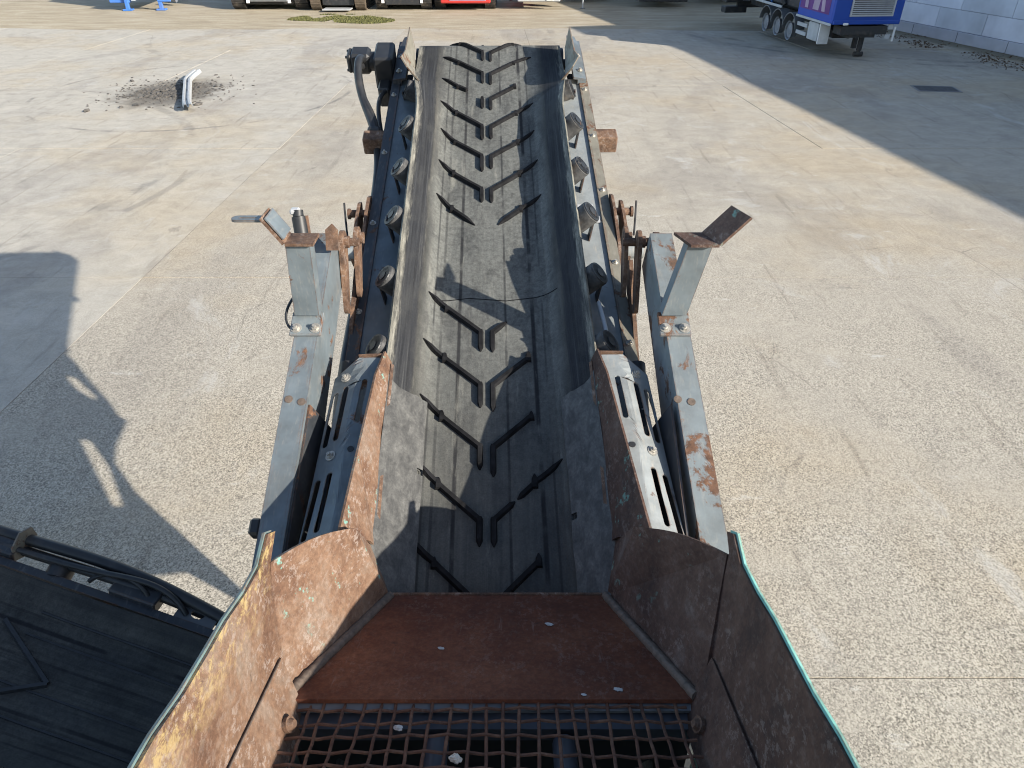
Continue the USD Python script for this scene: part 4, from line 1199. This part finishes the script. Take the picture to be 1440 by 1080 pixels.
for pts, r in (([(0.40, -0.45, -0.05), (0.42, 0.0, 0.02), (0.445, 0.30, 0.065), (0.46, 0.60, 0.075), (0.455, 0.95, 0.06), (0.45, 1.5, 0.05), (0.45, 2.3, 0.05)], 0.024),
               ([(0.42, -0.4, -0.09), (0.44, 0.1, -0.02), (0.42, 0.40, 0.05), (0.42, 0.75, 0.04), (0.425, 1.1, 0.02), (0.42, 2.3, 0.02)], 0.021),
               ([(0.39, 0.20, 0.03), (0.42, 0.35, 0.10), (0.41, 0.55, 0.09), (0.40, 0.9, 0.06), (0.40, 1.5, 0.05)], 0.012),
               ([(0.39, 0.36, 0.05), (0.41, 0.42, 0.09), (0.41, 0.56, 0.08), (0.39, 0.62, 0.03)], 0.010)):
    put('hose', MB().tube(hp(pts), r, 12), 'hose', sconv, smooth=30)
for u in (1.14, 1.17, 1.205, 1.24, 1.28, 1.32, 1.37):
    put('hose_tape', MB().cyl((sgf * 0.453, u, 0.058 - 0.02 * (u - 1)), (sgf * 0.453, u + 0.010, 0.058 - 0.02 * (u - 1)), 0.0262, 14), 'white', sconv, smooth=30)
put('hose_clamp', plate([(sgf * 0.37, 0.93, 0.02), (sgf * 0.43, 0.92, 0.0), (sgf * 0.49, 0.92, 0.06), (sgf * 0.48, 0.93, 0.115), (sgf * 0.43, 0.94, 0.125), (sgf * 0.38, 0.94, 0.08)], 0.008), 'dusty_rim', sconv)
put('conveyor_stay', MB().box((0, 0.1, -0.22), (0.4, 1.2, 0.10)).box((0, -0.45, -0.28), (0.4, 0.5, 0.10)), 'dark_grey', sconv)

# ------------------------------------------------------------------ droppings, stone on the chute and mesh
def blob(c, nrm, r, seed, flat=0.10):
    m = trimesh.creation.icosphere(subdivisions=2, radius=1)
    v = np.array(m.vertices); v *= (0.35 + 1.3 * meshkit.fbm(v * 2.3 + seed, 3, seed))[:, None]
    nrm = np.array(nrm, float) / np.linalg.norm(nrm)
    t = np.cross(nrm, (0.3, 1, 0.1)); t /= np.linalg.norm(t); b = np.cross(nrm, t)
    v = v[:, :1] * t * r + v[:, 1:2] * b * r * 0.65 + v[:, 2:] * nrm * r * flat
    return trimesh.Trimesh(v + np.array(c, float), m.faces, process=False)


fn = np.cross(B0R - B0L, B1L - B0L); fn /= np.linalg.norm(fn)


def floor_pt(a, b, h=0.002):
    return (B0L * (1 - a) + B0R * a) * (1 - b) + (B1L * (1 - a) + B1R * a) * b + fn * h


for a, b, r, sd, lb in ((0.695, 0.66, 0.011, 3, 'white fleck of dried mud on the chute floor, nearest the belt'),
                        (0.335, 0.42, 0.008, 5, 'small grey fleck on the left half of the chute floor'),
                        (0.815, 0.07, 0.010, 8, 'pale grey fleck at the right rear of the chute floor'),
                        (0.725, 0.03, 0.006, 9, 'tiny grey fleck on the chute floor just above the mesh')):
    put('fleck', blob(floor_pt(a, b), fn, r, sd), 'drop', label=lb, cat='fleck', group='flecks lying on the chute and mesh')
put('stone', blob(deck(-0.115, 0.775, 0.006), (0, 0.3, 1), 0.013, 4, 0.7), 'pale_stone', label='pale angular stone lying on the rusty screen mesh', cat='stone')
put('fleck', blob(deck(-0.245, 0.855, 0.008), (0, 0.3, 1), 0.010, 6, 0.4), 'drop', label='white splash stuck to a crossing of the mesh wires', cat='fleck', group='flecks lying on the chute and mesh')

# ------------------------------------------------------------------ yard objects: rubble, crash barrier, grass
rb = MB()
for k in range(1500):
    a = rng.uniform(0, 6.28); rr = abs(rng.normal(0, 0.80))
    c = np.array([-8.95 + rr * 1.05 * math.cos(a), 19.9 + rr * 1.1 * math.sin(a), 0.0])
    s = rng.uniform(0.012, 0.036) if k > 40 else rng.uniform(0.045, 0.085)
    m = trimesh.creation.icosahedron(); v = np.array(m.vertices) * rng.uniform(0.6, 1.2, (12, 1)) * np.array([s * rng.uniform(.8, 1.8), s, s * 0.6])
    v = v @ rot((0, 0, 1), rng.uniform(0, 360)).T
    rb.add(trimesh.Trimesh(v + c + (0, 0, s * 0.25), m.faces, process=False))
put('rubble', rb, 'rubble', kind='stuff', label='scatter of dark broken stones on the smooth concrete around the crash barrier', cat='rubble')

bar = thing('crash_barrier', 'bent galvanised crash barrier rail lying across the scattered dark rubble', 'crash barrier', (-8.45, 19.6, 0), 22)
wpf = [(q_ * 0.72, z_) for q_, z_ in [(-0.155, 0.0), (-0.135, 0.035), (-0.11, 0.08), (-0.05, 0.08), (-0.025, 0.02), (0.025, 0.02), (0.05, 0.08), (0.11, 0.08), (0.135, 0.035), (0.155, 0.0)]]
ln = np.linspace(-2.15, 2.15, 26)


def bpt(x, z, y):
    b = 0.30 * np.clip((y - 1.1), 0, 2) ** 1.5
    return (x + b + 0.04 * math.sin(y * 1.3), y, z + 0.05 + 0.10 * np.clip(y - 1.2, 0, 2) + 0.03 * (1 + math.sin(y * 2.1)))


top = np.array([[bpt(x, z, y) for x, z in wpf] for y in ln]); botm = top - (0, 0, 0.012)
V = np.concatenate([top.reshape(-1, 3), botm.reshape(-1, 3)]); F = []
n, m_ = len(ln), len(wpf)
for i in range(n - 1):
    for j in range(m_ - 1):
        a = i * m_ + j; F += [[a, a + 1, a + m_ + 1], [a, a + m_ + 1, a + m_]]; b = a + n * m_; F += [[b, b + m_ + 1, b + 1], [b, b + m_, b + m_ + 1]]
for i in range(n - 1):
    for j in (0, m_ - 1):
        a = i * m_ + j; b = a + n * m_; F += [[a, b, b + m_], [a, b + m_, a + m_]] if j else [[a, b + m_, b], [a, a + m_, b + m_]]
put('rail', (V, F), 'galv', bar)
for y in (-1.9, -1.0, 0.0, 1.0, 1.7):
    p = bpt(0, 0.02, y); put('bolt_slot', bbox((p[0], p[1], p[2] + 0.004), (0.025, 0.09, 0.006)), 'black', bar)

vv, ff = [], []
for k in range(7000):
    x = rng.uniform(-9.6, -5.0); t = (x + 9.6) / 4.6
    yc = 34.2 + 0.5 * math.sin(t * 5); hw = 1.35 * math.sin(math.pi * min(1, max(0.02, t))) ** 0.5
    y = yc + rng.uniform(-1, 1) * hw
    if meshkit.noise(np.array([[x * 1.3, y * 1.3, 0]]))[0] < 0.25:
        continue
    h = rng.uniform(0.02, 0.07); a = rng.uniform(0, 6.28); w = 0.03
    b = len(vv); c = np.array([x, y, -0.009])
    d = np.array([math.cos(a), math.sin(a), 0])
    vv += [c - d * w, c + d * w, c + d * 0.2 * h + np.array([rng.normal(0, .02), rng.normal(0, .02), h])]
    ff.append([b, b + 1, b + 2])
put('grass', (vv, ff), 'grass', kind='stuff', label='low patch of yellow green grass and moss at the edge of the concrete', cat='grass')


# ------------------------------------------------------------------ blue semi-trailer
def wheel(parent, x, y, r, w, face, rim='rim_grey'):
    """Tyre with a dished rim, axle along x, face = -1/+1 the outer side."""
    prof = [(-w / 2, r * 0.62), (-w / 2, r * 0.90), (-w * 0.42, r * 0.97), (-w * 0.2, r), (w * 0.2, r), (w * 0.42, r * 0.97), (w / 2, r * 0.90), (w / 2, r * 0.62)]
    pts = [(x + a, y, r) for a, _ in prof]
    ty = tube(pts, [b for _, b in prof], 30, False)
    for q in range(3):
        pass
    tp = put('tyre', ty, 'tyre', parent, smooth=40)
    f = face
    rm = tube([(x + f * w * 0.46, y, r), (x + f * w * 0.40, y, r), (x + f * w * 0.10, y, r), (x + f * w * 0.14, y, r), (x + f * w * 0.30, y, r), (x + f * w * 0.34, y, r), (x + f * w * 0.34, y, r - 1e-4)],
              [r * 0.64, r * 0.58, r * 0.52, r * 0.34, r * 0.26, r * 0.20, 0.001], 26, False)
    rmm = MB().add(rm).cyl((x - w * 0.3, y, r), (x + w * 0.3, y, r), r * 0.5, 18)
    for q in range(8):
        a = q * math.pi / 4
        rmm.cyl((x + f * w * 0.12, y + r * 0.42 * math.cos(a), r + r * 0.42 * math.sin(a)), (x + f * w * 0.18, y + r * 0.42 * math.cos(a), r + r * 0.42 * math.sin(a)), r * 0.04, 6)
    put('rim', rmm, rim, tp, smooth=40)
    return tp


tr = thing('semi_trailer', 'blue three-axle semi-trailer with louvred front and purple and pink side graphics', 'trailer', (9.85, 24.45, 0), 5)
# local: x right, y away; near face at y=0; left side at x=0; floor at z=1.0
TW, TL = 2.25, 2.5
put('chassis', MB().box((0.62, 4.2, 0.86), (0.14, 8.2, 0.22)).box((TW - 0.62, 4.2, 0.86), (0.14, 8.2, 0.22)).box((TW / 2, 0.25, 0.84), (1.5, 0.5, 0.24)).box((TW / 2, 0.6, 0.70), (0.9, 1.0, 0.16)).box((TW / 2, 8.2, 0.75), (2.2, 0.15, 0.25)).box((1.3, 1.7, 0.6), (1.0, 0.9, 0.3)), 'black', tr)
body = put('body', bbox((TW / 2, TL / 2, 2.05), (TW, TL, 2.1), None, 0.05), 'trailer_blue', tr)
put('body_ledge', bbox((TW / 2, -0.03, 1.07), (TW - 0.1, 0.06, 0.12), None, 0.02), 'trailer_blue', body)
put('louvre_frame', MB().box((1.24, -0.018, 1.26), (1.30, 0.036, 0.05)).box((1.24, -0.018, 2.06), (1.30, 0.036, 0.06)).box((0.57, -0.018, 1.9), (0.05, 0.036, 1.33)).box((1.91, -0.018, 1.9), (0.05, 0.036, 1.33)).box((1.24, -0.018, 2.85), (1.30, 0.036, 0.05)), 'lt_grey', body)
put('louvre_backing', bbox((1.24, -0.004, 2.05), (1.28, 0.01, 1.55)), 'black', body)
for k in range(13):
    put('louvre_slat', bbox((1.24, -0.022, 1.315 + k * 0.056), (1.28, 0.040, 0.014), rot((1, 0, 0), 38)), 'lt_grey', body)
for k in range(13):
    put('louvre_slat', bbox((1.24, -0.022, 2.12 + k * 0.056), (1.28, 0.040, 0.014), rot((1, 0, 0), 38)), 'lt_grey', body)
put('door_latch', bbox((1.98, -0.04, 2.06), (0.16, 0.06, 0.06), None, 0.01), 'white', body)
put('front_lamp', bbox((0.45, -0.07, 1.03), (0.16, 0.06, 0.07), None, 0.015), 'white', body)
# side graphics: film on the left side
put('graphic_panel', bbox((-0.003, 1.30, 1.98), (0.006, 2.1, 1.45)), 'purple', body)
for (y0, y1, zz0, zz1, sl) in ((0.55, 0.78, 1.30, 1.9, 0.12), (1.0, 1.42, 1.30, 2.2, -0.15), (1.75, 1.98, 1.30, 2.5, 0.1)):
    put('graphic_letter', plate([(-0.0085, y1, zz0), (-0.0085, y0, zz0), (-0.0085, y0 + sl, zz1), (-0.0085, y1 + sl, zz1)][::-1], 0.003), 'pink', body)
put('side_rail', MB().box((0.0, TL / 2, 1.005), (0.05, TL, 0.07), None, 0.01).box((0.02, 6.3, 1.10), (0.05, 4.9, 0.08), None, 0.01), 'lt_grey', tr)
# machinery on the rear deck
put('rear_machinery', MB().box((TW / 2, 4.4, 1.85), (1.7, 3.0, 1.5), None, 0.05).box((TW / 2, 7.2, 1.55), (1.9, 1.6, 1.0), None, 0.05).tube(spline([(0.25, 4.1, 1.15), (0.1, 4.6, 1.9), (0.3, 5.3, 2.6), (0.5, 6.0, 2.8)], 20), 0.09, 10), 'black', tr)
put('conveyor_arm', MB().box((0.3, 6.6, 2.1), (0.14, 3.2, 0.2), rot((1, 0, 0), 35)), 'mid_blue', tr)
put('rear_bumper', MB().box((-0.05, 8.3, 0.55), (0.9, 0.5, 0.22), None, 0.02).box((-0.15, 8.3, 0.92), (0.7, 0.5, 0.2), None, 0.02), 'black', tr)
for k in range(3):
    for side, x in ((-1, 0.16), (1, TW - 0.16)):
        wheel(tr, x, 2.95 + k * 1.06, 0.47, 0.30, side)
        a = np.linspace(0.15, math.pi - 0.15, 12)
        fo = [(2.95 + k * 1.06 + 0.56 * math.cos(t), 0.47 + 0.56 * math.sin(t)) for t in a]; fi = [(2.95 + k * 1.06 + 0.53 * math.cos(t), 0.47 + 0.53 * math.sin(t)) for t in a[::-1]]
        put('mudguard', prism(fo + fi, x - 0.17, x + 0.17, 'x'), 'mid_grey', tr)
put('side_guard', MB().box((0.02, 1.95, 0.78), (0.04, 0.75, 0.11)).box((0.02, 1.95, 0.53), (0.04, 0.75, 0.11)), 'lt_grey', tr)
put('tool_box', bbox((0.22, 1.15, 0.68), (0.40, 0.72, 0.52), None, 0.02), 'lt_grey', tr)
put('mud_flap', MB().box((0.20, 0.70, 0.66), (0.36, 0.05, 0.60), None, 0.01), 'white', tr)
for lx in (1.42,):
    lg = put('landing_leg', MB().box((lx, 0.55, 0.55), (0.13, 0.13, 0.75), None, 0.01).box((lx, 0.55, 0.20), (0.09, 0.09, 0.4), None, 0.01), 'black', tr)
    put('foot', MB().cyl((lx - 0.14, 0.55, 0.075), (lx + 0.14, 0.55, 0.075), 0.075, 16).box((lx, 0.55, 0.10), (0.2, 0.14, 0.08)), 'black', lg)
put('landing_leg', MB().box((TW - 0.35, 3.0 - 1.2, 0.5), (0.13, 0.13, 0.9)), 'black', tr)
put('marker_post', MB().box((TW - 0.1, 0.05, 0.72), (0.06, 0.05, 0.42), None, 0.01), 'white', tr)
put('lamp_unit', MB().box((TW - 0.28, -0.0, 0.95), (0.14, 0.03, 0.18)), 'lt_grey', tr)
put('number_plate', MB().box((TW - 0.32, 0.0, 0.66), (0.16, 0.03, 0.12)), 'lt_grey', tr)


# ------------------------------------------------------------------ row of machines at the back of the yard
def tracked(name, label, cat, x, y, gauge, tw, body_m, tm, extra, rz=0, track_l=3.8, th=0.95, bodyw=2.4):
    t = thing(name, label, cat, (x, y, -0.009), rz, 'machines parked in the back row')
    for sx in (-1, 1):
        m = track_mesh(track_l, th, tw, 40); m.apply_translation((sx * gauge / 2, track_l / 2, 0))
        put('crawler_track', m, tm, t)
        put('track_guard', bbox((sx * gauge / 2, track_l / 2, th * 0.52), (tw * 0.7, track_l * 0.6, th * 0.3), None, 0.02), 'black', t)
    put('chassis', MB().box((0, track_l / 2, th * 0.72), (gauge + tw * .5, 1.4, 0.34), None, 0.03).box((0, track_l / 2 + .1, th + 0.05), (bodyw * 0.5, track_l * 1.2, 0.35), None, 0.03), 'black', t)
    b = put('body', MB().box((0, track_l / 2 + 0.4, th + 1.05), (bodyw, track_l * 1.2, 1.7), None, 0.08), body_m, t)
    put('hopper', MB().add(prism([(-bodyw * .45, th + 1.9), (bodyw * .45, th + 1.9), (bodyw * .65, th + 2.7), (-bodyw * .65, th + 2.7)], track_l * .45, track_l * 1.15, 'y')), 'mid_grey', t)
    put('belly_plate', bbox((0, track_l / 2, 0.42), (gauge - tw - 0.1, track_l * 0.9, 0.40), None, 0.03), 'black', t)
    extra(t)
    return t


def whites(t):
    for sx in (-1, 1):
        put('marker_plate', bbox((sx * 0.96, -0.1, 0.52), (0.15, 0.05, 0.44), None, 0.01), 'white', t)
    put('bumper', bbox((0, -0.05, 0.50), (1.75, 0.14, 0.30), None, 0.03), 'mid_grey', t)
    put('coupling', MB().box((0.3, -0.08, 0.62), (0.10, 0.12, 0.4)), 'lt_grey', t)


tracked('crawler_crusher', 'dark crawler crusher with two white marker plates, left of the grass patch', 'crusher', -11.3, 37.4, 2.95, 0.60, 'mid_grey', 'track', whites)


def ctrim(t):
    put('skid_plate', bbox((0, -0.1, 0.10), (1.3, 0.8, 0.05), None, 0.02), 'lt_grey', t)
    put('cross_beam', bbox((0, 0.1, 0.9), (1.5, 0.2, 0.25), None, 0.03), 'black', t)


tracked('crawler_screen', 'crawler machine on mud-coloured tracks standing directly behind the grass', 'screener', -8.05, 37.0, 2.05, 0.46, 'green_dark', 'track_tan', ctrim, bodyw=2.0)


def dtrim(t):
    for sx in (-0.95, 0.85):
        put('marker_plate', bbox((sx, -0.1, 0.55), (0.13, 0.05, 0.5), None, 0.01), 'white', t)
    put('bumper', bbox((0, 0.0, 0.42), (1.7, 0.16, 0.4), None, 0.03), 'black', t)


tracked('black_crawler', 'black crawler machine between the grass patch and the red machine', 'machine', -5.05, 37.4, 2.1, 0.5, 'black', 'track', dtrim, bodyw=2.3)


def rtrim(t):
    put('bumper', bbox((0.05, -0.3, 0.56), (2.3, 0.35, 0.50), None, 0.04), 'red', t)
    put('bumper_strip', bbox((0.15, -0.49, 0.48), (1.7, 0.03, 0.12), None, 0.01), 'pink', t)


tracked('red_crawler', 'red machine on crawler tracks in the back row', 'machine', -2.2, 37.6, 2.35, 0.5, 'red', 'track', rtrim, bodyw=2.3)


def wheeled(name, label, cat, x, y, rz, bm, tyres, w, wl, r, trim=None, h=1.5):
    t = thing(name, label, cat, (x, y, -0.009), rz, 'machines parked in the back row')
    for yy in (0.9, wl):
        for sx in (-1, 1):
            wheel(t, sx * (w / 2 - 0.25), yy, r, 0.48, sx, tyres)
    put('chassis', MB().box((0, wl / 2 + .4, r + 0.15), (w * 0.5, wl + 1.2, 0.35), None, 0.03).cyl((-w / 2 + .3, 0.9, r), (w / 2 - .3, 0.9, r), 0.14, 12).cyl((-w / 2 + .3, wl, r), (w / 2 - .3, wl, r), 0.14, 12), 'black', t)
    b = put('body', MB().box((0, wl * 0.35, r + 0.3 + h / 2), (w * 0.8, wl * 0.8, h), None, 0.12).box((0, wl * 0.85, r + 0.3 + h * 0.7), (w * 0.66, wl * 0.5, h * 1.4), None, 0.12), bm, t)
    put('window', bbox((0, wl * 0.60 - 0.012 + 0.0, r + 0.3 + h * 1.2), (w * 0.5, 0.02, h * 0.3), None, 0.005), 'black', b)
    if trim:
        trim(t)
    return t


def ltrim(t):
    put('bumper', bbox((0.1, -0.12, 0.52), (2.0, 0.24, 0.36), None, 0.04), 'lt_grey', t)
    put('bumper_corner', bbox((0.62, -0.26, 0.52), (0.35, 0.06, 0.28), None, 0.02), 'white', t)


wheeled('wheel_loader', 'grey wheeled loader with a pale bumper, right of the red machine', 'loader', 1.15, 37.7, 0, 'mid_grey', 'mid_grey', 2.6, 3.4, 0.62, ltrim)
wheeled('dark_loader', 'dark wheeled loader set back behind the thin white post', 'loader', 4.05, 40.4, 12, 'black', 'mid_grey', 2.3, 3.2, 0.6)


def ktrim(t):
    put('number_plate', bbox((-0.72, -0.08, 0.42), (0.52, 0.03, 0.13), None, 0.004), 'white', t)
    put('tail_lamp', bbox((-1.06, -0.07, 0.42), (0.13, 0.05, 0.15), None, 0.01), 'white', t)
    put('bumper', bbox((0, 0.05, 0.46), (2.3, 0.2, 0.40), None, 0.03), 'black', t)


wheeled('dark_truck', 'dark green truck with a white number plate in the building shade', 'truck', 7.2, 38.3, -4, 'green_dark', 'mid_grey', 2.5, 3.9, 0.52, ktrim)
wheeled('shaded_loader', 'dark wheeled loader with a big tyre, rightmost of the back row', 'loader', 10.4, 39.8, -14, 'green_dark', 'mid_grey', 2.4, 3.4, 0.66)

post = thing('marker_post', 'thin white post standing alone in front of the back row', 'post', (3.35, 38.0, -0.009))
put('pole', MB().cyl((0, 0, 0.02), (0, 0, 1.6), 0.035, 10), 'lt_grey', post, smooth=30)
put('base_plate', bbox((0, 0, 0.015), (0.22, 0.22, 0.03), None, 0.005), 'mid_grey', post)

# blue trailer frame on legs at the far left
bt = thing('blue_towed_machine', 'bright blue towed machine propped on two legs at the far left', 'machine', (-17.3, 37.2, -0.009), 6, 'machines parked in the back row')
put('frame', MB().box((0, 1.6, 0.85), (1.9, 3.6, 0.2), None, 0.02).add(plate([(-0.2, 0.0, 0.62), (0.9, 0.0, 0.62), (0.55, -0.1, 1.1), (-0.1, -0.1, 1.1)], 0.08)), 'mid_blue', bt)
put('body', bbox((0, 2.0, 1.85), (2.0, 3.2, 1.7), None, 0.08), 'trailer_blue', bt)
for lx in (-0.55, 0.95):
    lg = put('leg', MB().box((lx, 0.05, 0.45), (0.16, 0.16, 0.85), None, 0.015), 'mid_blue', bt)
    put('foot', MB().box((lx, 0.05, 0.04), (0.42, 0.36, 0.07), None, 0.02), 'mid_blue', lg)
put('rail', bbox((1.15, 0.0, 0.42), (0.6, 0.12, 0.12), None, 0.02), 'mid_blue', bt)
put('low_beam', MB().box((-0.9, 0.3, 0.42), (0.9, 0.3, 0.22), None, 0.03).box((0.2, 0.25, 0.55), (1.4, 0.2, 0.25), None, 0.03), 'mid_blue', bt)
put('lamp', bbox((-0.25, 0.12, 0.46), (0.2, 0.05, 0.10), None, 0.01), 'white', bt)
for yy in (1.8, 2.8):
    for sx in (-1, 1):
        wheel(bt, sx * 1.05, yy, 0.4, 0.26, sx)
